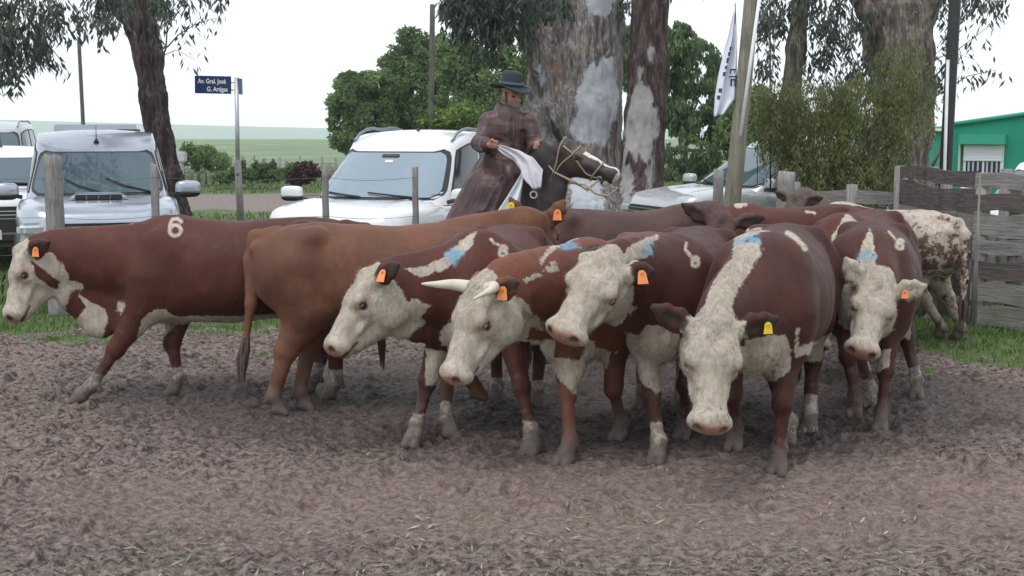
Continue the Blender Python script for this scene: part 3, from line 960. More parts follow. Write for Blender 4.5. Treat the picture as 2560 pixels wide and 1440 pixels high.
    if marks or brand:
        bvh = BVHTree.FromPolygons([Vector(v) for v in WV], [tuple(q) for q in F])
        def visible(m):
            ok = np.zeros(len(V), bool)
            c0 = Vector(CAMP)
            for i in np.nonzero(m)[0]:
                p = Vector(WV[i]); d = p - c0; D = d.length
                hit = bvh.ray_cast(c0, d.normalized(), D + 1)
                ok[i] = hit[0] is not None and hit[3] > D - 0.05
            return ok
        P2 = np.stack([px, py], 1)
        for kind, poly in marks:
            poly = np.array(poly, float)
            m = (px > poly[:, 0].min() - 25) & (px < poly[:, 0].max() + 25) & (py > poly[:, 1].min() - 25) & (py < poly[:, 1].max() + 25)
            m = m & visible(m)
            sd_ = np.full(len(V), -1.0); sd_[m] = poly_sd(P2[m], poly) * pz[m] / FPX
            if kind == 'w': np.maximum(white, sd_, out=white)
            elif kind == 'b': np.minimum(white, np.where(m, -sd_, white), out=white)
            elif kind == 'u': np.maximum(blue, sd_, out=blue)
            elif kind == 'd': np.maximum(edark, sd_, out=edark)
        for (line, w) in brand:
            line = np.array(line, float)
            m = (px > line[:, 0].min() - 30) & (px < line[:, 0].max() + 30) & (py > line[:, 1].min() - 30) & (py < line[:, 1].max() + 30)
            m = m & visible(m)
            for i in range(len(line) - 1):
                dd = np.full(len(V), -1.0)
                dd[m] = (w / 2 - seg_dist(P2[m], line[i], line[i + 1])) * pz[m] / FPX
                np.maximum(br, dd, out=br)
    me = np_mesh('cow', V * s, F)
    for nm, v in (('white', white), ('blue', blue), ('brand', br), ('nose', nosef), ('dark', edark), ('lid', np.maximum(lid[0], lid[1]))): set_attr(me, nm, v)
    o = link('cow', me, mat, loc=O, rot=(0, 0, yaw))
    tag(o, label, 'cow', 'cattle crowded together on the mud')
    # ---- curly white hair standing off the face and crest
    if face in ('white', 'white2') and hair:
        rs = np.random.RandomState(int(W[0]))
        ok = np.nonzero((white > 0.012) & (hv[:, 0] < 0.40) & (edark < -0.004) & ((hv[:, 0] > -0.02) | (np.min([seg_dist(V, crestP[i], crestP[i + 1]) for i in range(8)], axis=0) < 0.10)))[0]
        if len(ok):
            ii = rs.choice(ok, hair); P0 = V[ii] + rs.normal(size=(hair, 3)) * 0.005; n_ = N[ii]
            cr = np.clip(1 - hv[ii, 0] / 0.30, 0.25, 1)[:, None]
            d0 = f * 0.8 + np.array([0, 0, -0.5]); d = d0 - n_ * (n_ @ d0)[:, None]
            d = d / (np.linalg.norm(d, axis=1, keepdims=True) + 1e-6) + n_ * rs.uniform(0.15, 0.6, (hair, 1)) + fbm(P0 * 26, 2, 3)[:, None] * np.cross(n_, d) * 2.2 + rs.normal(size=(hair, 3)) * 0.22
            d /= np.linalg.norm(d, axis=1, keepdims=True)
            Lh = rs.uniform(0.010, 0.026, (hair, 1)) * cr; sdv = np.cross(d, n_ + rs.normal(size=(hair, 3)) * .3); sdv /= np.linalg.norm(sdv, axis=1, keepdims=True) + 1e-6
            w_ = 0.0011
            HV = np.stack([P0 - sdv * w_, P0 + sdv * w_, P0 + d * Lh + sdv * w_ * .4 - n_ * Lh * .15, P0 + d * Lh - sdv * w_ * .4 - n_ * Lh * .15], 1).reshape(-1, 3) * s
            hme = np_mesh('face_hair', HV, np.arange(hair)[:, None] * 4 + [0, 1, 2, 3]); set_attr(hme, 'rnd', np.repeat(rs.rand(hair), 4))
            link('face_hair', hme, M_WHAIR, o)
    # ---- eyes, horns, tags, switch
    for sd in (1, -1):
        m = MB()
        c = H(0.181, 0.0955 * sd, -0.056) * s
        e = bpy.data.meshes.new('eye'); bm = bmesh.new(); bmesh.ops.create_uvsphere(bm, u_segments=14, v_segments=10, radius=0.0150 * k * s); bm.to_mesh(e); bm.free()
        e.polygons.foreach_set('use_smooth', [True] * len(e.polygons))
        ey = link('eye', e, M_EYE, o, loc=c)
        r_ = 0.0150 * k * s * 1.12; ax_u = nrm(u - l * sd * .30 + f * .15); ax_a = nrm(np.cross(ax_u, f)); ax_b = np.cross(ax_u, ax_a); Vv = []
        for j in range(6):
            el = math.radians(14 + 75 * j / 5)
            for i_ in range(16):
                a_ = 2 * math.pi * i_ / 16; Vv.append(r_ * ((ax_a * math.cos(a_) + ax_b * math.sin(a_)) * math.cos(el) + ax_u * math.sin(el)))
        ml_ = MB(); ml_.add(Vv, [(j * 16 + i_, j * 16 + (i_ + 1) % 16, (j + 1) * 16 + (i_ + 1) % 16, (j + 1) * 16 + i_) for j in range(5) for i_ in range(16)], True)
        ml_.build('eyelid', M_LID if face != 'plain' else M_LID2, ey)
    if horns:
        for i, pts in enumerate(horns):
            if pts is None: continue
            q = [H(*p) * s for p in pts]
            m = MB(); n = len(q)
            # smooth curve
            Q = []
            for j in range(n - 1):
                p0, p1, p2, p3 = q[max(j - 1, 0)], q[j], q[j + 1], q[min(j + 2, n - 1)]
                for t in np.linspace(0, 1, 6, endpoint=False):
                    Q.append(0.5 * ((2 * p1) + (-p0 + p2) * t + (2 * p0 - 5 * p1 + 4 * p2 - p3) * t * t + (-p0 + 3 * p1 - 3 * p2 + p3) * t ** 3))
            Q.append(q[-1])
            rad = [0.030 * s * k * (1 - (j / (len(Q) - 1)) ** 1.4) + 0.004 for j in range(len(Q))]
            m.tube(Q, rad, 12)
            m.build('horn', M_HORN, o)
    for i in range(2):
        if tag_mat[i] is None: continue
        base, d, front, wd, EL = earinfo[i]
        if (R @ front) @ (CAMP - O) < 0: front = -front
        tm, off = (tag_mat[i] if isinstance(tag_mat[i], tuple) else (tag_mat[i], 0.5))
        c = (base + d * EL * off + front * 0.034)
        down = nrm(np.array([0, 0, -1.0]) - front * (-front[2]))
        sd = np.cross(front, down)
        m = MB()
        pl = [(-0.022, 0.0), (-0.030, 0.055), (0.030, 0.055), (0.022, 0.0), (0.010, -0.014), (-0.010, -0.014)]
        Vv = []
        for th in (0.0, 0.004):
            for a, b in pl: Vv.append((c + (sd * a * 1.1 + down * b * 1.1) * tag_s + front * (th + 0.22 * b)) * s)
        n = 6
        m.add(Vv, [tuple(range(n)), tuple(range(2 * n - 1, n - 1, -1))] + [(j, n + j, n + (j + 1) % n, (j + 1) % n) for j in range(n)])
        tg = m.build('ear_tag', tm, o)
        m2 = MB(); m2.tube([(c + front * 0.004) * s, (c + front * 0.014) * s], 0.008 * s, 8); m2.build('tag_button', tm, tg)
    te = tp[-1]; rnd = random.Random(int(W[0]))
    m = MB()
    dr = nrm(tp[-1] - tp[-2])
    for j in range(26):
        a = rnd.uniform(0, 6.28); r0 = rnd.uniform(0, 0.02); 
        q0 = te - dr * rnd.uniform(0.0, 0.06) + np.array([math.cos(a), math.sin(a), 0]) * r0
        ln = rnd.uniform(0.18, 0.34)
        q1 = q0 + dr * ln * 0.4 + np.array([math.cos(a), math.sin(a), 0]) * 0.016; q2 = q0 + dr * ln * 0.55 + np.array([math.cos(a), math.sin(a), 0]) * 0.008 + np.array([0, 0, -ln * 0.45])
        m.tube([q0 * s, q1 * s, q2 * s], [0.011, 0.012, 0.002], 5, cap=False)
    if True: m.build('tail_switch', M_TAILHAIR, o)
    return o
# ------------------------------------------------------------------ the herd
RED = hide_mat('red_hide', (0.063, 0.0155, 0.0095), (0.098, 0.026, 0.0165))
RED2 = hide_mat('dark_red_hide', (0.050, 0.0135, 0.0095), (0.076, 0.0225, 0.016))
ORANGE = hide_mat('light_red_hide', (0.115, 0.036, 0.020), (0.165, 0.058, 0.034))
TAWNY = hide_mat('tawny_hide', (0.118, 0.046, 0.026), (0.180, 0.075, 0.043))
DARK = hide_mat('brown_black_hide', (0.060, 0.030, 0.026), (0.098, 0.050, 0.041))
GREY = hide_mat('grey_brown_hide', (0.085, 0.06, 0.05), (0.12, 0.085, 0.07))
ROAN = hide_mat('roan_hide', (0.095, 0.045, 0.036), (0.15, 0.08, 0.062), white=(0.55, 0.47, 0.40), roan=1.0)

def six(cx, cy, r=14, lean=0):
    ring = [(cx + r * 0.85 * math.cos(a), cy + r * 0.35 + r * 0.8 * math.sin(a)) for a in np.linspace(0, 2 * math.pi, 13)]
    arc = [(cx - r * 0.8, cy + r * 0.3), (cx - r * 0.75, cy - r * 0.7), (cx - r * 0.3, cy - r * 1.3), (cx + r * 0.3, cy - r * 1.35), (cx + r * 0.85, cy - r * 0.95)]
    return [(ring, 9), (arc, 9)]


H_ = 0.0105
def stroke(*pts, w=7): return (list(pts), w)
cow('red-brown cow with large white 6 on its back, walking left beside the thick post', RED, (425, 533, 9.1), (-1, -0.03), hair=6000, hl=.86, thr_from=5, nz=.96, neck_bend=(0, 0, -.10),
    head=(50, 628, 8.95, 2, 765, 8.85, (-0.8, -0.35, 0.5)), crest_w=.028, legs=((200, 1010), (432, 992), (825, 1000), (772, 985)), L=1.02, hs=1.12, h=H_,
    tag_mat=(M_TAG_O, None), ears=((-0.35, 0.6, -0.35), None), brand=six(438, 570, 17), socks=(.22, .22, .25, .3), tag_s=.85,
    extra=[(190, 745, 9.1, 245, 815, 9.1, .10, .085, .10), (245, 815, 9.1, 300, 770, 9.1, .08, .10, .10)],
    marks=[('w', [(196, 738), (262, 772), (270, 800), (255, 850), (225, 845), (190, 800), (215, 770)]),
           ('w', [(352, 800), (380, 775), (415, 772), (440, 795), (560, 800), (520, 808), (440, 812), (400, 850), (330, 870), (345, 840)]),
           ('b', [(78, 650), (150, 705), (140, 725), (92, 695)])])
cow('plain light brown cow standing side on, its long tail at the left and no white', TAWNY, (1150, 545, 8.8), (1, 0.04),
    head=(1342, 544, 9.1, 1378, 615, 9.55, (0.1, 0.2, 1)), legs=((1195, 1000, 8.3), (1128, 1100), (765, 1028), (700, 1040)), L=1.04, fat=0.95, h=H_,
    face='plain', crest=False, brisket=False, belly=False, socks=(0, 0.3, 0, 0), tail_pts=[(622, 650, 8.75), (628, 760, 8.72), (612, 860, 8.7)],
    tag_mat=((M_TAG_Y, .78), (M_TAG_O, .6)), ears=((-0.5, 0.5, 0.8), (-0.5, 0.5, 0.8)))
cow('white-faced cow turning its head left, orange ear tag, blue paint on its white crest', RED, (1190, 570, 7.95), (-0.28, -0.96), thr_from=5, hl=.86, nz=.97, hair=9000, neck_bend=(0, 0, -.10),
    head=(914, 690, 7.75, 798, 852, 7.62, (-0.9, -0.3, 0.35)), legs=((1325, 1140), (1030, 1120), None, None), L=0.78, hs=1.18, h=H_, crest=False,
    tag_mat=(M_TAG_O, None), ears=((-0.45, 0.55, -0.1), None), brand=six(1258, 630, 10) + [stroke((1228, 598), (1236, 608), (1246, 612), w=6)], socks=(.2, .2, .2, .2),
    marks=[('w', [(1012, 672), (1060, 668), (1110, 640), (1165, 592), (1190, 580), (1182, 610), (1150, 645), (1110, 676), (1050, 694)]),
           ('u', [(1108, 640), (1140, 614), (1165, 634), (1136, 664)]), ('w', [(1030, 745), (1076, 765), (1050, 800), (1010, 810)]), ('w', [(1062, 872), (1130, 880), (1130, 960), (1066, 965)])])
cow('white-faced cow with short forward horns and an orange tag, beside a bigger white face', ORANGE, (1465, 592, 7.75), (-0.55, -0.83), nz=1.0, hair=9000,
    head=(1196, 718, 7.05, 1100, 925, 6.92, (-0.75, -0.6, 0.2)), legs=((1545, 1105), (1410, 1168), None, None), L=0.92, hs=1.20, h=H_, crest=False,
    tag_mat=(M_TAG_O, None), ear_len=.14, ears=((-0.5, 0.8, 0.0), (-.7, .4, -.3)), socks=(0, 0, .2, .2), extra=[(1400, 870, 7.6, 1440, 930, 7.6, .10, .05, .12)],
    horns=([(0.0, .06, -0.01), (.0, .13, .02), (.05, .18, .07), (.13, .17, .12)], [(0.0, -.06, -0.01), (.01, -.15, .02), (.04, -.22, .06), (.06, -.28, .09)]),
    marks=[('w', [(1358, 680), (1366, 668), (1392, 663), (1397, 676), (1378, 684)]), ('w', [(1376, 656), (1388, 652), (1392, 660), (1380, 663)]), ('w', [(1300, 700), (1340, 684), (1352, 690), (1320, 706)]),
           ('u', [(1395, 612), (1430, 598), (1450, 620), (1410, 626)]), ('w', [(1345, 650), (1380, 612), (1440, 590), (1445, 596), (1392, 620), (1355, 660)]), ('w', [(1300, 850), (1440, 850), (1530, 880), (1500, 960), (1440, 990), (1380, 930)]), ('b', [(1390, 845), (1470, 850), (1450, 900), (1385, 895)])])
cow('broad white-faced cow gazing left with half-shut eye, between the horned cow and the lowered head', RED2, (1670, 580, 7.7), (-0.35, -0.94), nz=.99, thr_from=5, hl=.86, hw=1.25, hair=12000,
    head=(1514, 652, 7.05, 1404, 812, 6.85, (-0.36, -0.85, 0.35)), legs=((1705, 1100), (1640, 1165), None, None), L=0.95, hs=1.17, h=H_, crest=False,
    tag_mat=(M_TAG_O, None), ears=((-0.7, 0.55, -0.35), (-.9, .2, -.4)), socks=(0, .27, .2, .2), ear_len=.15,
    brand=six(1738, 655, 9) + [stroke((1716, 608), (1712, 622), (1722, 634), (1728, 640), w=6)],
    marks=[('w', [(1540, 650), (1580, 610), (1640, 584), (1650, 590), (1628, 612), (1632, 640), (1600, 648), (1570, 668)]), ('u', [(1596, 618), (1628, 600), (1634, 642), (1606, 636)]),
           ('w', [(1560, 830), (1600, 840), (1625, 825), (1660, 850), (1705, 900), (1690, 960), (1640, 985), (1580, 940)])])
cow('front cow lowering its curly white face to the mud, yellow ear tag', RED2, (1905, 575, 7.3), (-0.35, -0.94), nz=.98, hair=16000,
    head=(1790, 808, 6.6, 1783, 1052, 6.4, (0, -1, 0.2)), legs=((1942, 1190), (1835, 1130), (2020, 1085), (1968, 1112)), L=0.98, hs=1.17, h=H_,
    tag_mat=((M_TAG_Y, .72), None), socks=(.08, .0, .25, .3), tag_s=.75, ear_len=.19, ears=((-.4, 1, .05), (-.4, 1, .05)),
    brand=[stroke((1968, 582), (1985, 592), (2000, 606), (2014, 622), w=12)],
    marks=[('w', [(1838, 580), (1862, 572), (1905, 570), (1902, 582), (1870, 592), (1850, 640), (1830, 640)]), ('u', [(1842, 594), (1898, 590), (1900, 606), (1838, 612)]),
           ('w', [(1862, 850), (1920, 840), (1962, 836), (1978, 870), (1974, 930), (1940, 950), (1900, 960), (1860, 950)]), ('w', [(1985, 870), (2020, 858), (2060, 848), (2040, 885), (1990, 895)]), ('w', [(1988, 820), (1998, 822), (1996, 880), (1986, 880)])])
cow('white-faced cow with raised pale ears near the fence, brand on its shoulder', RED2, (2175, 565, 8.4), (-0.3, -0.95), hl=.88, nz=.99, hair=9000,
    head=(2200, 708, 8.0, 2158, 872, 7.75, (-0.15, -0.9, 0.35)), legs=((2200, 1083), (2135, 1045, 8.15), (2290, 1000), (2172, 1020)), L=0.98, hs=1.15, h=H_, crest=False,
    tag_mat=((M_TAG_O, .35), None), face='white2', ear_len=.17, ears=((-0.3, 0.85, 0.45), (-0.4, 0.7, 0.55)), socks=(.08, .0, .3, .2), tag_s=.7,
    brand=six(2250, 612, 9) + [stroke((2222, 578), (2232, 590), (2240, 600), w=5)],
    marks=[('w', [(2174, 568), (2180, 590), (2190, 640), (2192, 680), (2140, 672), (2146, 640), (2160, 600)]), ('u', [(2150, 628), (2186, 628), (2190, 652), (2146, 650)]),
           ('w', [(2160, 890), (2230, 870), (2222, 920), (2180, 935)])])
cow('brown and white speckled cow seen from behind against the board fence', ROAN, (2110, 504, 12.3), (-0.5, 0.87), legs=(None, None, (2345, 848), (2392, 850)),
    L=1.1, fat=1.08, face='plain', crest=False, brisket=False, belly=False, socks=(0,) * 4, head=((1.0, 0, 0.9), (1.3, 0, 0.5), (0.8, 0, 0.5)))
cow('dark brown cow facing the camera with wide dark ears and no white', DARK, (1700, 512, 10.6), (1, 0.05),
    head=(1805, 545, 10.1, 1802, 670, 9.85, (0, -1, 0.35)), L=1.0, face='plain', crest=False, brisket=False, belly=False, socks=(0,) * 4, ear_len=.22,
    ears=((-0.3, 1, 0.12), (-0.45, 1, 0.25)))
cow('reddish cow behind the dark eared cow, small white spot on its shoulder', RED, (1860, 507, 11.4), (-0.95, -0.3), crest=False,
    head=((1.0, 0, 0.8), (1.2, 0, 0.4), (0.8, 0, 0.5)), L=1.0, marks=[('w', [(1836, 502), (1870, 500), (1868, 514), (1850, 522), (1836, 516)]), ('w', [(2010, 524), (2040, 532), (2038, 538), (2012, 530)])])
cow('red cow behind the front ones, big white and blue patch on its crest', RED, (2110, 530, 10.0), (-0.50, -0.86), crest=False,
    head=((1.0, 0, 0.8), (1.2, 0, 0.4), (0.8, 0, 0.5)), L=1.0, marks=[('w', [(2116, 534), (2160, 562), (2130, 575), (2095, 625), (2078, 610), (2080, 590)]), ('u', [(2100, 576), (2132, 572), (2104, 606), (2094, 600)])])
cow('grey-brown cow at the back, only its ears and back showing before the rail', GREY, (2090, 515, 13.0), (-1, 0.1),
    head=(1992, 492, 12.9, 1965, 580, 12.8, (-0.5, -0.8, 0.4)), L=0.95, face='plain', crest=False, brisket=False, belly=False, socks=(0,) * 4)
# ------------------------------------------------------------------ horse
def horse_mat():
    t = NT('black_brown_horse_hide'); co = t.co()
    n = t.noise(co, 3, 4); f = t.noise(t.map(co, (1, 1, .3)), 50, 3)
    c = t.mix(n, (0.026, 0.020, 0.022), (0.055, 0.042, 0.042))
    c = t.mix(t.rng(t.attr('tan'), -0.02, 0.03, 0, 0.8), c, (0.13, 0.085, 0.06))
    c = t.mix(t.rng(t.math('ADD', t.attr('white'), t.math('MULTIPLY_ADD', t.noise(co, 30), 0.02, -0.01)), -0.004, 0.004), c, (0.66, 0.63, 0.60))
    c = t.mix(t.rng(t.attr('dark'), -0.01, 0.01), c, (0.012, 0.010, 0.012))
    t.P(Base_Color=c, Roughness=t.rng(n, 0.3, 0.7, 0.35, 0.55)); t.bump(f, 0.25, 0.01)
    return t.m
M_ROPE = simple_mat('rawhide_strap', (0.34, 0.27, 0.20), 0.75, var=0.3, scale=30)
M_STEEL = simple_mat('worn_steel', (0.6, 0.6, 0.6), 0.35, 1.0)

def make_horse():
    Wp = at(1322, 440, 12.0); s = Wp[2] / 1.50
    f2 = nrm([0.42, -0.91, 0]); l2 = np.array([-f2[1], f2[0], 0]); R = np.stack([f2, l2, [0, 0, 1]], 1)
    O = np.array([Wp[0], Wp[1], 0]) - f2 * 0.42 * s
    toL = lambda P: ((np.asarray(P, float) - O) @ R) / s
    poll = toL(at(1402, 346, 11.5)); nose = toL(at(1546, 414, 11.4)); hint = np.array([0.5, -0.35, 0.9]) @ R
    f = nrm(nose - poll); u = nrm(hint - f * (hint @ f)); l = np.cross(u, f); HA = np.stack([f, l, u], 1); k = 1.06
    H = lambda x, y, z: poll + k * (f * x + l * y + u * z * 1.22)
    lo = np.array([-1.0, -0.5, -0.03]); hi = np.array([0.9, 0.5, 1.7])
    for p in (H(0, 0, 0.2), H(0.65, 0, 0), H(0.2, .2, -.3), H(.3, -.2, -.3), H(-.15, 0, 0.1)):
        lo = np.minimum(lo, p - 0.12); hi = np.maximum(hi, p + 0.12)
    B = Body(lo, hi, 0.0125)
    st = np.array([(-.82, 1.30, 1.1, .06), (-.74, 1.40, .98, .18), (-.55, 1.48, .88, .26), (-.3, 1.45, .82, .27), (0, 1.40, .76, .29), (.25, 1.43, .76, .27), (.42, 1.50, .80, .22), (.58, 1.42, .86, .19), (.70, 1.22, .95, .13), (.76, 1.1, 1.0, .05)])
    xs = np.linspace(st[0, 0], st[-1, 0], 120)
    I = [np.interp(xs, st[:, 0], st[:, j]) for j in (1, 2, 3)]
    for v in I:
        for _ in range(10): v[1:-1] = .25 * v[:-2] + .5 * v[1:-1] + .25 * v[2:]
    def trunk(X, Y, Z):
        x = X[:, 0, 0]; t, b, w = [np.interp(x, xs, v)[:, None, None] for v in I]
        cz = (t + b) / 2; hz = (t - b) / 2
        d = (np.sqrt((Y / w) ** 2 + ((Z - cz) / hz) ** 2) - 1) * np.minimum(w, hz) * .9
        return np.maximum(d, np.maximum(st[0, 0] - X, X - st[-1, 0]))
    B.op(trunk, (-.82, -.35, .7), (.8, .35, 1.55), .02)
    for sd in (1, -1):
        B.ell((.46, .15 * sd, 1.08), (.17, .09, .27), k=.08); B.ell((-.6, .15 * sd, 1.08), (.2, .11, .28), k=.08)
        B.cap((.46, .14 * sd, 1.0), (.40, .14 * sd, .80), .12, .09, .06)
        B.ecap((.40, .14 * sd, .80), (.46, .13 * sd, .50), (1, 0, 0), None, (.085, .065), (.05, .045), .04)
        B.cap((.46, .13 * sd, .50), (.46, .13 * sd, .17), .042, .036, .02); B.cap((.46, .13 * sd, .17), (.50, .13 * sd, .07), .042, .045, .02)
        B.cap((.50, .13 * sd, .06), (.52, .13 * sd, .03), .055, .062, .02)
        B.cap((-.55, .14 * sd, 1.05), (-.45, .16 * sd, .85), .17, .13, .08)
        B.ecap((-.45, .16 * sd, .85), (-.70, .14 * sd, .56), (1, 0, 0), None, (.13, .08), (.065, .05), .05)
        B.cap((-.70, .14 * sd, .56), (-.67, .14 * sd, .17), .048, .038, .02); B.cap((-.67, .14 * sd, .17), (-.62, .14 * sd, .07), .042, .045, .02)
        B.cap((-.62, .14 * sd, .06), (-.60, .14 * sd, .03), .055, .062, .02)
    b0 = np.array([.55, 0, 1.14]); b1 = H(0.0, 0, -.10); sp = np.linalg.norm(b1 - b0); nb = nrm(b1 - b0)
    c1 = b0 + sp * .4 * nrm(nb + [0.55, 0, .1]); c2 = b1 - sp * .35 * nrm(f * .35 + nb)
    ts = np.linspace(0, 1, 9)
    P = [(1 - t) ** 3 * b0 + 3 * (1 - t) ** 2 * t * c1 + 3 * (1 - t) * t * t * c2 + t ** 3 * b1 for t in ts]
    rv = np.interp(ts, [0, .4, .75, 1], [.33, .27, .20, .155]); rl = np.interp(ts, [0, .4, .75, 1], [.16, .115, .085, .075])
    ups = []
    for i in range(9):
        tg = nrm(P[min(i + 1, 8)] - P[max(i - 1, 0)]); lat = nrm((1 - ts[i]) * np.array([0, 1, 0.]) + ts[i] * l); ups.append(nrm(np.cross(tg, lat)))
    for i in range(8): B.ecap(P[i], P[i + 1], ups[i], None, (rv[i], rl[i]), (rv[i + 1], rl[i + 1]), .05)
    crest = [P[i] + ups[i] * rv[i] for i in range(9)]
    def hc(a, b, ra, rb, kk=.03): B.ecap(H(*a), H(*b), u, None, (ra[0] * k * 1.18, ra[1] * k), (rb[0] * k * 1.18, rb[1] * k), kk)
    def he(x, y, z, rx, ry, rz, kk=.03, mode='add'): B.ell(H(x, y, z), (rx * k, ry * k, rz * k * 1.18), HA, kk, mode)
    he(.06, 0, -.06, .10, .085, .075); hc((.08, 0, -.07), (.36, 0, -.085), (.085, .080), (.062, .050), .04)
    hc((.34, 0, -.085), (.53, 0, -.085), (.060, .050), (.050, .052), .03)
    hc((.08, 0, -.19), (.40, 0, -.135), (.070, .045), (.035, .035), .04)
    for sd in (1, -1):
        he(.11, .045 * sd, -.17, .10, .032, .10, .04); he(.20, .068 * sd, -.045, .045, .022, .030, .025)
        he(.205, .078 * sd, -.062, .020, .012, .014, .01, 'sub'); he(.30, .05 * sd, -.08, .14, .014, .02, .03)
        he(.555, .036 * sd, -.065, .024, .012, .018, .008, 'sub'); he(.53, .04 * sd, -.07, .05, .03, .045, .03)
        e0 = H(.0, .05 * sd, .01); d = nrm(-f * .75 + u * .85 + l * sd * .3)
        wd = nrm(np.cross(d, f * .3 + l * sd))
        B.ecap(e0, e0 + d * .09, wd, None, (.032, .026), (.040, .022), .02); B.ecap(e0 + d * .09, e0 + d * .20, wd, None, (.036, .018), (.012, .012), .01)
    he(.545, 0, -.085, .045, .052, .055, .03); he(.50, 0, -.150, .045, .036, .028, .02)
    V, F = B.mesh('horse'); N = normals_of(V, F)
    V = V + N * fbm(V * 6, 3)[:, None] * .008
    hv = (V - poll) @ HA / k / [1, 1, 1.22]
    white = np.minimum(.030 + .012 * np.sin(hv[:, 0] * 9) - np.abs(hv[:, 1]), np.minimum(hv[:, 0] - .24, hv[:, 2] + .075))
    white = np.maximum(white, np.minimum(hv[:, 0] - .565, .045 - np.abs(hv[:, 2] + .09)))
    white = np.maximum(white, .03 - np.linalg.norm(hv - [.52, -.03, -.155], axis=1))
    dark = np.full(len(V), -1.0)
    for sd in (1, -1): dark = np.maximum(dark, .02 - np.linalg.norm(hv - [.56, .042 * sd, -.065], axis=1))
    tan = .09 - np.linalg.norm((hv - [.20, 0, -.07]) * [.8, .5, 1], axis=1)
    me = np_mesh('horse', V * s, F)
    for a, b in (('white', white), ('dark', dark), ('tan', tan)): set_attr(me, a, b)
    o = link('horse', me, horse_mat(), loc=O, rot=(0, 0, math.atan2(f2[1], f2[0])))
    tag(o, 'dark saddle horse with a white nose stripe, ridden behind the herd', 'horse')
    for sd in (1, -1):
        e = bpy.data.meshes.new('eye'); bm = bmesh.new(); bmesh.ops.create_uvsphere(bm, u_segments=14, v_segments=10, radius=.021 * s); bm.to_mesh(e); bm.free()
        e.polygons.foreach_set('use_smooth', [True] * len(e.polygons)); link('eye', e, M_EYE, o, loc=H(.205, .070 * sd, -.062) * s)
    # mane: short hogged hair, tail
    m = MB(); rnd = random.Random(4)
    for i in range(260):
        t = rnd.random(); j = min(int(t * 8), 7); q = crest[j] + (crest[j + 1] - crest[j]) * (t * 8 - j)
        lat = nrm(np.cross(ups[j], P[j + 1] - P[j])); q = q + lat * rnd.uniform(-.02, .02)
        e = q + ups[j] * rnd.uniform(.02, .055) + nrm(P[j] - P[j + 1]) * rnd.uniform(.02, .08) + lat * rnd.uniform(-.03, .03)
        m.tube([(q - ups[j] * .02) * s, (q + e) / 2 * s, e * s], [.010, .008, .002], 4, cap=False)
    m.build('mane', simple_mat('mane_hair', (.018, .014, .015), .7), o)
    m = MB()
    for i in range(30):
        a = rnd.uniform(0, 6.28); r = rnd.uniform(0, .05); q = np.array([-.80, 0, 1.30])
        m.tube([q * s, (q + [-.10, r * math.cos(a), -.2]) * s, (q + [-.12 + r * math.sin(a), r * math.cos(a), -.75 - rnd.random() * .2]) * s], [.02, .022, .004], 5, cap=False)
    m.build('tail', simple_mat('horse_tail_hair', (.018, .014, .015), .7), o)
    # bridle
    def loop(x, tilt=0.0, n=22, grow=.006):
        pts = []
        bv = BV
        for a in np.linspace(0, 2 * math.pi, n + 1):
            c = H(x + tilt * math.sin(a), 0, -.10); d = nrm(l * math.cos(a) + u * math.sin(a))
            hit = bv.ray_cast(Vector(c + d * .5), Vector(-d), .5)
            pts.append((np.array(hit[0]) + d * grow) * s if hit[0] is not None else (c + d * .1) * s)
        return pts
    BV = BVHTree.FromPolygons([Vector(v) for v in V], [tuple(q) for q in F])
    br = MB()
    br.tube(loop(.40, .02), .008, 6); br.tube(loop(.05, -.02), .008, 6); br.tube(loop(.13, .05), .007, 6)
    for sd in (1, -1):
        pts = []
        for x, z in ((.06, -.02), (.15, -.04), (.25, -.10), (.33, -.14), (.40, -.14), (.46, -.135)):
            c = H(x, .35 * sd, z); d = -l * sd
            hit = BV.ray_cast(Vector(c), Vector(d), .5)
            pts.append((np.array(hit[0]) - d * .006) * s if hit[0] is not None else (c + d * .28) * s)
        br.tube(pts, .008, 6)
    b = br.build('bridle', M_ROPE, o)
    for sd in (1, -1):
        rg = MB(); c = H(.455, .06 * sd, -.135)
        rg.tube([(c + .026 * (f * math.cos(a) + u * math.sin(a))) * s for a in np.linspace(0, 6.283, 15)], .004, 5, cap=False)
        rg.build('bit_ring', M_STEEL, b)
    # reins: from the bit back to the rider's hand and a loose loop below the jaw
    toW = lambda px, py, Z: toL(at(px, py, Z)) * s
    hand = toW(1345, 372, 11.75)
    r1 = MB()
    for sd in (1, -1):
        c = H(.455, .065 * sd, -.14) * s
        mid = c + np.array([0, 0, -.22]) * 1 - f * .03
        m2 = toL(at(1440 if sd < 0 else 1430, 455, 11.45)) * s
        r1.tube([c, (c + m2) / 2 + [0, 0, -.09], m2, toW(1385, 430, 11.45), toW(1360, 400, 11.6), hand], .007, 6)
    r1.tube([H(.50, -.03, -.17) * s, toW(1545, 470, 11.4), toW(1520, 490, 11.4), toW(1490, 485, 11.4), toW(1462, 462, 11.4), H(.16, 0, -.28) * s], .010, 6)
    r1.build('rein', M_ROPE, o)
    # breast strap with its ring, pad under the rider
    st_ = MB()
    pts = []
    for px, py in ((1330, 425), (1322, 455), (1334, 487), (1345, 515), (1352, 545), (1352, 600)):
        d = nrm(at(px, py, 1) - CAMP); c = toL(CAMP); dl = nrm(d @ R)
        hit = BV.ray_cast(Vector(c), Vector(dl), 50)
        if hit[0] is not None: pts.append((np.array(hit[0]) - dl * .008) * s)
    if len(pts) > 2: st_.tube(pts, .010, 6)
    strap = st_.build('breast_strap', M_LEATHER, o)
    rr = MB(); c = pts[2] if len(pts) > 2 else toW(1332, 487, 11.6)
    vd = nrm((CAMP - at(1332, 487, 11.6)) @ R); a1 = nrm(np.cross(vd, [0, 0, 1])); a2 = np.cross(vd, a1)
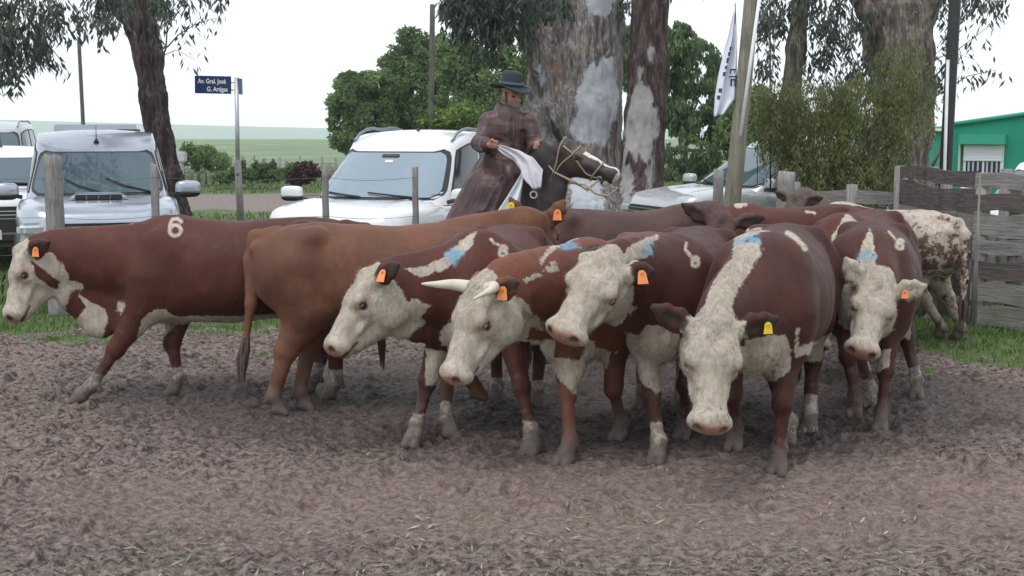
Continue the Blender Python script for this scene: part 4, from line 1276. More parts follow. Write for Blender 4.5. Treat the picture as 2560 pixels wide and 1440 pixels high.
    rr.tube([c + vd * .02 + .030 * (a1 * math.cos(a) + a2 * math.sin(a)) for a in np.linspace(0, 6.283, 19)], .009, 6, cap=False)
    rr.build('breast_ring', simple_mat('white_ring', (.7, .7, .68), .4), strap)
    return o, O, R, s, toL

horse, HO, HR_, HS, _ = make_horse()

# ------------------------------------------------------------------ rider
def make_rider():
    Z0 = 12.05
    O = at(1265, 430, Z0)
    P = lambda px, py, dz=0.0: at(px, py, Z0 + dz) - O
    skin = NT('tanned_skin'); n = skin.noise(scale=30); skin.P(Base_Color=skin.mix(n, (0.33, 0.155, 0.105), (0.42, 0.21, 0.15)), Roughness=0.6)
    skin.b.inputs['Subsurface Weight'].default_value = 0.0
    # body: head, neck, trunk, arms with hands, legs astride
    hc = P(1277, 243, -.02)                                   # head centre
    fd = nrm([0.62, -0.76, -0.12]); ud = nrm(np.array([0.05, 0, 1.0]) - fd * (np.array([0.05, 0, 1]) @ fd)); ld = np.cross(ud, fd)
    A = np.stack([fd, ld, ud], 1)
    H = lambda x, y, z: hc + fd * x + ld * y + ud * z
    lo = np.array([-.62, -.75, -.95]); hi = np.array([.55, .45, .90])
    B = Body(lo, hi, .0085)
    def he(x, y, z, r, k=.012, mode='add'): B.ell(H(x, y, z), r, A, k, mode)
    he(0, 0, .02, (.098, .078, .105)); he(.015, 0, -.05, (.080, .062, .065), .03); he(.055, 0, -.095, (.032, .030, .024), .02)
    B.ecap(H(.088, 0, .015), H(.108, 0, -.025), ld, None, (.011, .010), (.017, .014), .01)
    for sd in (1, -1):
        he(.078, .033 * sd, .030, (.022, .030, .010), .01); he(.083, .032 * sd, .010, (.014, .017, .010), .006, 'sub')
        he(-.005, .080 * sd, -.005, (.022, .010, .032), .006); he(.055, .045 * sd, -.025, (.028, .022, .024), .015)
    he(.090, 0, -.060, (.012, .026, .007), .006); he(.087, 0, -.074, (.012, .022, .007), .006); he(.095, 0, -.067, (.010, .026, .0025), .003, 'sub')
    nb = P(1270, 280, .03)
    B.cap(H(-.02, 0, -.07), nb, .058, .062, .03)
    shR, shL = P(1222, 304, .0), P(1322, 306, -.05)
    ch, wa, hp = P(1270, 320, .02), P(1268, 380, .03), P(1262, 432, .05)
    B.ecap(nb, ch, (1, 0, 0), None, (.09, .08), (.165, .11), .05); B.ecap(ch, wa, (1, 0, 0), None, (.165, .11), (.145, .105), .05); B.ecap(wa, hp, (1, 0, 0), None, (.145, .105), (.165, .13), .05)
    elR, elL = P(1200, 358, -.08), P(1340, 358, -.10)
    haR, haL = P(1222, 362, -.36), P(1338, 368, -.40)
    for a, b, c in ((shR, elR, haR), (shL, elL, haL)):
        B.cap(nb, a, .06, .062, .05); B.cap(a, b, .060, .046, .03); B.cap(b, c, .044, .028, .02)
    for kn, ft in ((P(1222, 500, -.12), P(1205, 590, -.10)), (P(1330, 505, .40), P(1335, 590, .40))):
        B.cap(hp, kn, .10, .068, .04); B.cap(kn, ft, .065, .042, .03); B.cap(ft, ft + [.10, -.10, -.05], .045, .035, .02)
    # hands: palm, four curled fingers, thumb
    for hnd, dr, sgn in ((haR, nrm([.75, -.35, .05]), 1), (haL, nrm([-.05, -.6, .15]), -1)):
        side = nrm(np.cross(dr, [0, 0, 1])); upw = np.cross(side, dr)
        B.ell(hnd + dr * .035, (.045, .020, .040), np.stack([dr, side, upw], 1), .012)
        for i, (o1, ln) in enumerate(((.030, .9), (.010, 1.0), (-.010, .95), (-.030, .78))):
            a0 = hnd + dr * .07 + upw * o1
            a1 = a0 + dr * .026 * ln + side * .012 * sgn; a2 = a1 + side * .030 * ln * sgn - dr * .004; a3 = a2 - dr * .026 * ln + side * .004 * sgn
            B.cap(a0, a1, .0105, .010, .004); B.cap(a1, a2, .010, .009, .004); B.cap(a2, a3, .009, .008, .003)
        t0 = hnd + dr * .02 + upw * .030 + side * .008 * sgn
        B.cap(t0, t0 + dr * .03 + upw * .016 + side * .018 * sgn, .013, .011, .006); B.cap(t0 + dr * .03 + upw * .016 + side * .018 * sgn, t0 + dr * .055 + side * .03 * sgn, .011, .009, .004)
    V, F = B.mesh('p')
    body = link('person', np_mesh('person', V, F), skin.m, loc=O)
    tag(body, 'person riding in a wide dark hat and long wet brown coat', 'person')
    # eyes
    for sd in (1, -1):
        m = MB(); m.tube([H(.076, .032 * sd, .010), H(.083, .032 * sd, .010)], [.011, .005], 10); m.build('eye', M_EYE, body)
    # neck gaiter
    G = Body((-.2, -.35, .4), (.35, .25, .95), .008)
    G.cap(H(-.02, 0, -.065), P(1268, 284, .02), .088, .100, .02); G.ell(H(.015, 0, -.075), (.092, .080, .045), A, .03)
    V, F = G.mesh('g'); N = normals_of(V, F); V = V + N * (np.sin(V[:, 2:3] * 130 + fbm(V * 9)[:, None] * 5) * .004)
    link('neck_scarf', np_mesh('neck_scarf', V, F), simple_mat('grey_wool', (.17, .145, .135), .9, var=.25, scale=40, bump=.4), body)
    # hat
    m = MB(); c = H(-.012, 0, .095)
    prof = [(.0, .150), (.055, .152), (.082, .143), (.094, .120), (.099, .06), (.106, .012), (.112, .0), (.15, -.010), (.190, -.016), (.205, -.012), (.204, -.006), (.150, -.001), (.112, .012)]
    V = []; F = []; n = 40
    for j, (r, z) in enumerate(prof[:-1]):
        for i in range(n):
            a = 2 * math.pi * i / n
            dx, dy = math.cos(a), math.sin(a)
            br = max(0, r - .11) / .09
            zz = z + br * (.030 * dy * dy - .030 * dx * max(dx, 0) - .02 * max(-dx, 0)) - (.02 * math.exp(-(dy * r / .02) ** 2) if j == 0 or j == 1 else 0)
            V.append(c + fd * dx * r * 1.06 + ld * dy * r * .98 + ud * zz)
    nj = len(prof) - 1
    for j in range(nj - 1):
        for i in range(n): F.append((j * n + i, j * n + (i + 1) % n, (j + 1) * n + (i + 1) % n, (j + 1) * n + i))
    m.add(V, F, True)
    hat = m.build('hat', simple_mat('dark_blue_felt', (.022, .032, .042), .75, var=.3, scale=12, bump=.2, bscale=80), body)
    m = MB(); pts = [c + fd * math.cos(a) * .109 * 1.06 + ld * math.sin(a) * .109 * .98 + ud * .030 for a in np.linspace(0, 2 * math.pi, 33)]
    m.tube(pts, .011, 6, cap=False, squash=1.5); m.build('hat_band', simple_mat('grey_blue_ribbon', (.05, .075, .095), .6), hat)
    # chin strap
    m = MB(); m.tube([H(.02, .085, .05), H(.04, .078, -.06), H(.03, .03, -.13)], .007, 6); m.tube([H(.02, -.085, .05), H(.04, -.078, -.06), H(.03, -.03, -.13)], .007, 6); m.build('chin_strap', M_LEATHER, hat)
    # long waxed coat
    C = Body((-.70, -.85, -.80), (.60, .80, .70), .010)
    C.ecap(P(1270, 285, .02), P(1270, 325, .02), (1, 0, 0), None, (.115, .10), (.205, .14), .05)
    C.ecap(P(1270, 325, .02), P(1266, 395, .03), (1, 0, 0), None, (.205, .145), (.19, .15), .05)
    C.ecap(P(1266, 395, .03), P(1258, 430, .08), (1, 0, 0), None, (.205, .16), (.24, .22), .05)
    for a, b, c_ in ((shR, elR, haR), (shL, elL, haL)):
        C.cap(P(1270, 298, .02), a, .095, .078, .05); C.cap(a, b, .078, .068, .03); C.cap(b, b + (c_ - b) * .82, .075, .060, .02)
    # skirt over the rider's leg and the horse's flank
    C.ecap(P(1258, 425, .05), P(1235, 480, -.10), (1, 0, 0), None, (.20, .20), (.25, .20), .08)
    C.ecap(P(1235, 480, -.10), P(1205, 585, -.12), (1, 0, 0), None, (.24, .19), (.27, .20), .06)
    C.ecap(P(1225, 440, .25), P(1150, 570, .35), (1, 0, 0), None, (.17, .28), (.13, .30), .10)
    C.cap(P(1278, 415, .0), P(1345, 430, .05), .10, .08, .06)
    C.cap(P(1345, 430, .08), P(1350, 540, .35), .10, .13, .06)
    C.cap(H(-.02, 0, -.09), P(1270, 290, .0), .102, .118, .03)
    C.cap(H(-.02, 0, -.02), P(1271, 272, .0), .092, .085, .01, 'sub')
    V, F = C.mesh('c'); N = normals_of(V, F)
    below = np.clip((-V[:, 2] + .05) / .4, 0, 1)
    ang = V[:, 0] * 1.0 + V[:, 1] * .8
    Q = V.copy(); Q[:, 2] *= .13
    Q[:, 0] -= (V[:, 2]) * .42 * (V[:, 2] < 0)
    rid = 1 - np.abs(fbm(Q * 7.0, 3, seed=5)) * 2.6
    V = V + N * (rid * (.010 + .026 * below))[:, None]
    Q2 = V.copy(); Q2[:, 2] *= 1.8
    rid2 = 1 - np.abs(fbm(Q2 * 6, 3, seed=9)) * 2.2
    V = V + N * (rid2 * .006 * (1 - below))[:, None]
    t = NT('wet_brown_waxed_cloth'); n1 = t.noise(scale=4, detail=5); n2 = t.noise(t.map(t.co(), (1, 1, .2), rot=(0, .28, 0)), 12, 5, .65)
    c1 = t.mix(t.rng(n1, .3, .7), (.042, .020, .020), (.095, .048, .046)); c1 = t.mix(t.rng(n2, .60, .78, 0, .45), c1, (.20, .16, .155))
    t.P(Base_Color=c1, Roughness=t.rng(n2, .35, .65, .55, .36)); t.b.inputs['Specular IOR Level'].default_value = .5
    t.bump(t.math('ADD', t.noise(scale=30, detail=4), t.math('MULTIPLY', n2, 2)), .35, .015)
    coat = link('long_coat', np_mesh('long_coat', V, F), t.m, body)
    # front placket and collar
    m = MB(); m.tube([P(1283, 287, -.15), P(1284, 330, -.19), P(1284, 395, -.19)], .008, 6); m.build('coat_placket', M_LEATHER, coat)
    # white lining turned out beside the horse's shoulder
    m = MB()
    L1 = [P(1306, 427, -.33), P(1290, 455, -.38), P(1262, 500, -.42), P(1215, 575, -.46)]
    L2 = [P(1309, 430, -.36), P(1308, 460, -.42), P(1300, 510, -.47), P(1290, 585, -.50)]
    V = []; F = []; nu = 14
    for j in range(25):
        t_ = j / 24 * 3; a = min(int(t_), 2); b = t_ - a
        p0 = L1[a] * (1 - b) + L1[a + 1] * b; p1 = L2[a] * (1 - b) + L2[a + 1] * b
        for i in range(nu):
            w = i / (nu - 1); q = p0 * (1 - w) + p1 * w
            q = q + np.array([0, -1, 0]) * (.030 * math.sin(w * 9 + j * .1) * min(1, j / 10))
            V.append(q)
    for j in range(24):
        for i in range(nu - 1): F.append((j * nu + i, j * nu + i + 1, (j + 1) * nu + i + 1, (j + 1) * nu + i))
    m.add(V, F, True); lin = m.build('coat_lining', simple_mat('white_lining', (.66, .70, .72), .55, var=.12, scale=9), coat)
    sm = lin.modifiers.new('thick', 'SOLIDIFY'); sm.thickness = .008
    return body, P, O

rider, RP, RO = make_rider()
# the white cloth swung from the hand: its own thing
def swung_cloth():
    P = RP; m = MB()
    c = [P(1240, 366, -.40), P(1262, 375, -.42), P(1290, 388, -.46), P(1315, 408, -.50), P(1333, 435, -.54), P(1344, 472, -.56)]
    w = [.014, .034, .052, .078, .092, .034]
    V = []; F = []; nu = 12; nj = 30
    for j in range(nj + 1):
        t = j / nj * 5; a = min(int(t), 4); b = t - a
        p = c[a] * (1 - b) + c[a + 1] * b; tg = nrm(c[min(a + 1, 5)] - c[max(a - 1, 0)]) if b < .5 else nrm(c[min(a + 2, 5)] - c[a])
        ww = w[a] * (1 - b) + w[a + 1] * b; sd = nrm(np.cross(tg, [0, 1, 0]))
        for i in range(nu):
            q = i / (nu - 1) * 2 - 1
            V.append(p + sd * q * ww + np.array([0, -1, 0]) * (.022 * math.sin(q * 6 + t * 2.0) * min(1, t)))
    for j in range(nj):
        for i in range(nu - 1): F.append((j * nu + i, j * nu + i + 1, (j + 1) * nu + i + 1, (j + 1) * nu + i))
    m.add(V, F, True)
    o = m.build('white_cloth', simple_mat('white_rag', (.60, .57, .62), .8, var=.2, scale=14), None, loc=RO)
    sm = o.modifiers.new('thick', 'SOLIDIFY'); sm.thickness = .006
    tag(o, 'white cloth swung from the rider\'s hand across the horse\'s neck', 'cloth')
    r = MB(); r.tube([c[5], P(1345, 500, -.58), P(1352, 530, -.6)], .004, 5); r.build('cord', M_LEATHER, o)
swung_cloth()
# ------------------------------------------------------------------ trees
def leaf_mat(name, c1, c2, c3, transl=.25):
    t = NT(name); r = t.attr('rnd')
    c = t.ramp(r, [(0, c1), (.5, c2), (1, c3)])
    c = t.mix(t.rng(t.noise(scale=.8, detail=3), .35, .65, 0, .45), c, tuple(x * .45 for x in c2))
    t.P(Base_Color=c, Roughness=.55); t.b.inputs['Specular IOR Level'].default_value = .3
    tr = t.n('ShaderNodeBsdfTranslucent'); t.l(c, tr.inputs[0]); mx = t.n('ShaderNodeMixShader'); mx.inputs[0].default_value = transl
    t.l(t.b.outputs[0], mx.inputs[1]); t.l(tr.outputs[0], mx.inputs[2]); t.l(mx.outputs[0], t.out.inputs[0])
    return t.m

def leaves_mesh(C, L, W, droop, rs, spread=1.0, rnd=None):
    """rhombic leaves: C centres (n,3), lengths, widths; droop 0..1 = share hanging straight down"""
    n = len(C)
    a = rs.uniform(0, 6.283, n); el = rs.uniform(-1, 1, n) * spread
    d = np.stack([np.cos(a) * np.cos(el), np.sin(a) * np.cos(el), np.sin(el)], 1)
    d = d * (1 - droop) + np.array([0, 0, -1.0]) * droop; d /= np.linalg.norm(d, axis=1, keepdims=True) + 1e-9
    q = rs.normal(size=(n, 3)); e = np.cross(d, q); e /= np.linalg.norm(e, axis=1, keepdims=True) + 1e-9
    L = (L * rs.uniform(.6, 1.3, n))[:, None]; W = (W * rs.uniform(.6, 1.3, n))[:, None]
    V = np.stack([C, C + d * L * .45 + e * W, C + d * L, C + d * L * .45 - e * W], 1).reshape(-1, 3)
    F = np.arange(n)[:, None] * 4 + [0, 1, 2, 3]
    me = np_mesh('crown', V, F, False)
    set_attr(me, 'rnd', np.repeat(rs.rand(n) if rnd is None else rnd, 4))
    return me

def trunk_body(O, paths, h=.03, fib=.02, seed=0, k=.12, patches=(), fibscale=9):
    """paths: lists of (point, radius) in world coords; returns mesh local to O with 'pale' attribute"""
    A = np.array([p for path in paths for p, r in path]) - O; R = max(r for path in paths for p, r in path)
    B = Body(A.min(0) - R - .05, A.max(0) + R + .05, h)
    for path in paths:
        for (p, r), (q, r2) in zip(path[:-1], path[1:]): B.cap(np.array(p) - O, np.array(q) - O, r, r2, min(k, r))
    V, F = B.mesh('trunk'); N = normals_of(V, F)
    Q = V.copy(); Q[:, 2] *= .16
    f = 1 - np.abs(fbm(Q * fibscale, 4, seed)) * 3
    V = V + N * (np.clip(f, -1.6, 1) * fib * 1.3 + fbm(V * 2.2, 3, seed + 5) * fib * 1.6)[:, None]
    pale = np.full(len(V), -1.0)
    px, py, pz = proj(V + O)
    for poly in patches:
        sd = poly_sd(np.stack([px, py], 1), poly) * pz / FPX
        pale = np.maximum(pale, np.where(N[:, 1] < .35, sd, -1))
    # the far side has its own peeled areas
    bk = fbm(np.stack([V[:, 0] * 1.5, V[:, 1] * 1.5, V[:, 2] * .7], 1), 3, seed + 9)
    pale = np.maximum(pale, np.where(N[:, 1] > .35, (bk - .15) * .4, -1))
    me = np_mesh('trunk', V, F); set_attr(me, 'pale', pale)
    return me

def bark_mat(name, c1, c2, pale=(0.42, 0.42, 0.44), rust=None, scale=9, extra_pale=0.0):
    t = NT(name); co = t.co(); st = t.map(co, (1, 1, .13))
    n = t.noise(st, scale, 5, .65, dist=.4); n2 = t.noise(co, 2, 4); n3 = t.noise(st, scale * 4, 4, .6)
    c = t.mix(t.rng(n, .36, .62), tuple(x * .55 for x in c1), c2); c = t.mix(t.rng(n3, .40, .62, 0, .7), c, tuple(x * .35 for x in c1)); c = t.mix(t.rng(t.noise(st, scale * 2.2, 4, .7), .56, .68, 0, .6), c, tuple(min(1, x * 1.5) for x in c2))
    if rust: c = t.mix(t.rng(n2, .52, .7, 0, .6), c, rust)
    pc = t.mix(t.rng(n2, .3, .7), tuple(x * .78 for x in pale), pale); pc = t.mix(t.rng(t.noise(co, 6, 5, .6), .56, .7, 0, .6), pc, tuple(x * .6 for x in pale))
    sh = t.math('ADD', t.math('ADD', t.attr('pale'), .01), t.math('MULTIPLY_ADD', t.noise(t.map(co, (1, 1, .35)), 7, 5, .65), .34, -.17))
    f = t.rng(sh, -.03, .03)
    if extra_pale:
        f = t.math('MAXIMUM', f, t.rng(t.noise(t.map(co, (1, 1, .3)), 3.2, 5, .6), .62 - extra_pale * .2, .65 - extra_pale * .2))
    c = t.mix(f, c, pc)
    t.P(Base_Color=c, Roughness=.85); t.b.inputs['Specular IOR Level'].default_value = .2
    t.bump(t.math('ADD', t.math('MULTIPLY', t.math('MULTIPLY', n, t.math('SUBTRACT', 1.05, f)), 1.4), t.math('MULTIPLY', n3, .4)), .9, .04)
    return t.m

def W(px, py, Z): return at(px, py, Z)
def R_(wpx, Z): return wpx / 2 * Z / FPX

M_EUC_LEAF = leaf_mat('eucalyptus_leaves', (0.030, 0.045, 0.036), (0.080, 0.105, 0.082), (0.19, 0.215, 0.175), .35)
M_TWIG = simple_mat('twig_bark', (0.10, 0.075, 0.065), .9, var=.3, scale=10)

def strands(regions, rs, per=16, L=.12, Wd=.011, ln=(.14, .36)):
    """hanging leafy twigs inside px regions: (x0,y0,x1,y1,Z,count)"""
    C = []; twigs = []
    for (x0, y0, x1, y1, Z, n) in regions:
        for i in range(n):
            # leafy bunches hang from the upper edge of the region
            u, v = rs.uniform(), rs.uniform() ** 1.25
            p = at(x0 + (x1 - x0) * u, y0 + (y1 - y0) * v * .85, Z + rs.uniform(-.9, .9))
            l = rs.uniform(*ln); sw = rs.normal(size=2) * .08
            top = p + [0, 0, l * .25]
            twigs.append((top, p + [sw[0], sw[1], -l]))
            m = rs.randint(int(per * .6), int(per * 1.4))
            t = rs.rand(m)
            q = top + (p + [sw[0], sw[1], -l] - top) * t[:, None] + rs.normal(size=(m, 3)) * [.05, .05, .03]
            C.append(q)
    return np.concatenate(C), twigs

def eucalyptus(label, O, paths, mat, regions, twig_paths, over, patches=(), seed=1, h=.03, fib=.02, per=16, fibscale=9, sprays=()):
    root = empty('eucalyptus_tree', O); tag(root, label, 'tree')
    link('trunk', trunk_body(O, paths, h, fib, seed, patches=patches, fibscale=fibscale), mat, root)
    rs = np.random.RandomState(seed)
    C, tw = strands(regions, rs, per)
    # the crown above the picture
    for (c, r, n) in over:
        q = rs.normal(size=(n, 3)); q /= np.linalg.norm(q, axis=1, keepdims=True); q *= (rs.rand(n, 1) ** .4) * r
        q = q[vnoise(q * .9 + seed, seed) > -.05]
        C = np.concatenate([C, np.array(c) + q])
    for (px, py, Z, k_) in sprays: C = np.concatenate([C, at(px, py, Z) + rs.normal(size=(k_, 3)) * .10])
    me = leaves_mesh(C - O, .14, .018, .60, rs, .8)
    link('crown', me, M_EUC_LEAF, root)
    m = MB()
    for a, b in tw[::2]: m.tube([a - O, (a + b) / 2 - O + rs.normal(size=3) * .02, b - O], [.006, .005, .003], 4, cap=False)
    if m.V: tag(m.build('twigs', M_TWIG, root), kind='stuff')
    for pts, r in twig_paths:
        m = MB(); m.tube([np.array(p) - O for p in pts], [r * (1 - .75 * i / (len(pts) - 1)) for i in range(len(pts))], 7); m.build('branch', M_TWIG, root)
    return root

BK_DARK = bark_mat('dark_fibrous_bark', (0.060, 0.042, 0.040), (0.115, 0.088, 0.088))
BK_BIG = bark_mat('peeling_grey_bark', (0.20, 0.17, 0.16), (0.38, 0.34, 0.33), (0.50, 0.52, 0.56), rust=(0.33, 0.23, 0.18))
BK_SEC = bark_mat('brown_and_pale_bark', (0.085, 0.060, 0.056), (0.155, 0.115, 0.110), (0.40, 0.38, 0.375), extra_pale=0)
BK_RIGHT = bark_mat('grey_brown_bark', (0.15, 0.125, 0.11), (0.26, 0.22, 0.19), scale=7)

Z = 20.0
O = gnd(440, 625)
eucalyptus('dark-barked leaning tree behind the silver pickup', O,
    [[(gnd(441, 640), R_(80, Z)), (W(438, 540, Z), R_(66, Z)), (W(424, 450, Z), R_(58, Z)), (W(398, 360, Z), R_(60, Z)), (W(384, 250, Z), R_(60, Z)), (W(372, 150, Z), R_(62, Z)), (W(352, 60, Z), R_(66, Z)), (W(338, -20, Z), R_(76, Z)), (W(300, -160, Z), R_(60, Z))],
     [(W(352, 70, Z), R_(40, Z)), (W(325, 30, Z), R_(34, Z)), (W(280, -30, Z - .3), R_(28, Z)), (W(200, -120, Z - .6), R_(22, Z))],
     [(W(380, 110, Z), R_(26, Z)), (W(390, 115, Z), R_(14, Z))]],
    BK_DARK,
    [(-40, -40, 110, 150, 15.5, 50), (0, 60, 120, 150, 15.5, 16), (-30, 60, 30, 250, 15.3, 16), (110, -40, 205, 60, 15.6, 10), (120, 30, 165, 75, 15.5, 4), (205, -30, 225, 50, 16.2, 2), (238, -40, 322, 50, 17.5, 26), (240, 40, 262, 60, 17.5, 3), (380, -30, 430, 20, 18.5, 12), (430, -30, 560, 10, 18, 5)],
    [([W(402, 155, 19.6), W(415, 120, 19.5), W(418, 70, 19.4), W(432, 20, 19.3)], .018), ([W(418, 118, 19.5), W(445, 88, 19.3), W(490, 60, 19.1), W(540, 45, 19)], .012),
     ([W(395, 60, 19.8), W(400, 90, 19.7), W(412, 120, 19.5)], .012), ([W(405, 140, 19.6), W(440, 125, 19.3), W(490, 150, 19.2)], .008),
     ([W(110, -60, 15.7), W(120, 10, 15.6), W(140, 60, 15.5)], .015), ([W(-40, -10, 15.6), W(40, 20, 15.5), W(110, 40, 15.5)], .02)],
    [((-5.2, 15.5, 5.2), 1.15, 7000), ((-3.6, 17.5, 8.6), 2.2, 2500), ((-6.5, 18, 8.0), 2.0, 1500)], seed=11, h=.026, fib=.022, fibscale=13, per=22,
    sprays=[(x, y, z, 7) for x, y, z in ((388, 40, 19.5), (392, 70, 19.5), (405, 10, 19.4), (438, 60, 19.3), (450, 90, 19.3), (462, 75, 19.2), (478, 55, 19.2), (490, 62, 19.2), (500, 48, 19.1), (520, 45, 19), (535, 42, 19), (395, 95, 19.5), (440, 120, 19.3), (470, 130, 19.2), (490, 150, 19.2), (415, 5, 19), (470, 5, 19), (500, 15, 19))])
Z = 22.0
O = gnd(1440, 600)
eucalyptus('huge eucalyptus with a pale peeled trunk right behind the rider', O,
    [[(gnd(1432, 625), R_(300, Z)), (W(1436, 520, Z), R_(240, Z)), (W(1440, 420, Z), R_(215, Z)), (W(1447, 300, Z), R_(205, Z)), (W(1458, 180, Z), R_(186, Z)), (W(1466, 80, Z), R_(176, Z)), (W(1470, -40, Z), R_(172, Z)), (W(1480, -250, Z), R_(120, Z))],
     [(W(1330, 590, Z - .3), R_(120, Z)), (W(1345, 420, Z - .4), R_(115, Z)), (W(1358, 300, Z - .4), R_(100, Z)), (W(1362, 200, Z - .3), R_(70, Z)), (W(1372, 90, Z - .2), R_(56, Z)), (W(1385, -40, Z), R_(60, Z))],
     [(W(1352, 215, Z - .5), R_(50, Z)), (W(1335, 140, Z - .6), R_(30, Z)), (W(1322, 60, Z - .7), R_(24, Z)), (W(1305, -40, Z - .8), R_(20, Z))],
     [(W(1345, 180, Z - .7), R_(26, Z)), (W(1332, 90, Z - .8), R_(14, Z)), (W(1345, -20, Z - .8), R_(14, Z))]],
    BK_BIG,
    [(1120, -40, 1330, 70, 20, 130), (1110, -30, 1200, 60, 20, 40), (1150, 30, 1340, 125, 20, 52), (1340, -40, 1420, 15, 20.3, 26), (1545, -40, 1565, 20, 20.5, 4)],
    [([W(1330, 60, 21), W(1250, 20, 20.5), W(1150, 10, 20)], .025), ([W(1345, 185, 21), W(1320, 165, 20.9), W(1300, 158, 20.8)], .018)],
    [((1.0, 21.5, 8.0), 2.6, 2500), ((-1.2, 20, 6.9), 1.6, 1400)],
    patches=[[(1468, 168), (1478, 150), (1494, 175), (1505, 145), (1536, 140), (1548, 230), (1536, 300), (1518, 350), (1500, 365), (1440, 350), (1426, 320), (1442, 280), (1440, 225), (1455, 205)],
             [(1462, -10), (1540, -10), (1534, 22), (1510, 44), (1494, 36), (1476, 34)], [(1425, 440), (1500, 430), (1515, 540), (1430, 560)], [(1340, 168), (1352, 160), (1362, 200), (1352, 212)]],
    seed=21, h=.035, fib=.026, per=30)
Z = 21.0
O = gnd(1600, 620)
eucalyptus('slimmer two-tone trunk, dark above and pale below, standing next to the huge one', O,
    [[(gnd(1596, 630), R_(150, Z)), (W(1600, 500, Z), R_(112, Z)), (W(1606, 400, Z), R_(100, Z)), (W(1614, 290, Z), R_(94, Z)), (W(1620, 160, Z), R_(90, Z)), (W(1628, -40, Z), R_(88, Z)), (W(1640, -260, Z), R_(60, Z))]],
    BK_SEC, [(1640, -60, 1700, -30, 20.5, 6)], [], [((2.4, 21, 7.6), 1.8, 1300)],
    patches=[[(1578, 235), (1590, 225), (1605, 205), (1622, 225), (1634, 262), (1645, 270), (1640, 330), (1630, 370), (1618, 410), (1600, 380), (1588, 400), (1572, 380), (1560, 420), (1562, 330), (1572, 300)],
             [(1555, 420), (1575, 400), (1585, 450), (1575, 520), (1550, 520)], [(1612, 430), (1636, 380), (1636, 470), (1618, 480)], [(1625, 105), (1634, 120), (1632, 160), (1624, 150)], [(1592, 160), (1604, 175), (1600, 195)]],
    seed=31, h=.028, fib=.020)
Z = 19.5
O = gnd(2235, 620)
eucalyptus('thick grey-brown forked tree beside the green building', O,
    [[(gnd(2212, 640), R_(210, Z)), (W(2216, 520, Z), R_(180, Z)), (W(2232, 420, Z), R_(148, Z)), (W(2256, 330, Z), R_(134, Z)), (W(2262, 230, Z), R_(138, Z)), (W(2245, 130, Z), R_(150, Z)), (W(2238, 60, Z), R_(150, Z))],
     [(W(2225, 80, Z), R_(100, Z)), (W(2205, -20, Z), R_(80, Z)), (W(2190, -150, Z), R_(66, Z))], [(W(2270, 100, Z), R_(100, Z)), (W(2300, -20, Z), R_(96, Z)), (W(2330, -160, Z), R_(80, Z))],
     [(W(2205, 85, Z - .2), R_(40, Z)), (W(2165, 30, Z - .4), R_(34, Z)), (W(2125, -40, Z - .6), R_(30, Z))]],
    BK_RIGHT,
    [(1895, -40, 2130, 80, 18, 48), (1900, 20, 1960, 200, 18, 16), (1990, 30, 2180, 190, 18.4, 40), (2040, 120, 2190, 260, 18.6, 22), (2330, -40, 2470, 30, 18.5, 18), (2330, 60, 2380, 230, 18.8, 9), (2470, -40, 2560, 10, 18, 4)],
    [([W(2330, 200, 19), W(2400, 120, 18.7), W(2480, 60, 18.4)], .012), ([W(2340, 240, 19), W(2420, 190, 18.7), W(2490, 175, 18.5)], .010), ([W(2335, 150, 19), W(2380, 130, 18.9), W(2440, 150, 18.7)], .008),
     ([W(2100, -30, 18.4), W(2090, 80, 18.3), W(2060, 200, 18.3)], .015), ([W(1935, -30, 18), W(1935, 100, 18), W(1928, 240, 18)], .012), ([W(2135, -20, 18.5), W(2125, 110, 18.5), W(2145, 220, 18.5)], .012)],
    [((6.0, 19.5, 7.0), 2.4, 2600), ((3.8, 18, 6.6), 1.4, 900)], seed=41, h=.03, fib=.030, per=19,
    sprays=[(x, y, z, 9) for x, y, z in ((2395, 125, 18.8), (2420, 110, 18.7), (2450, 85, 18.6), (2475, 65, 18.5), (2410, 190, 18.7), (2440, 185, 18.7), (2475, 178, 18.6), (2400, 150, 18.8), (2350, 130, 18.9), (2350, 60, 19), (2365, 90, 18.9), (2490, 180, 18.6), (2400, 215, 18.8))])
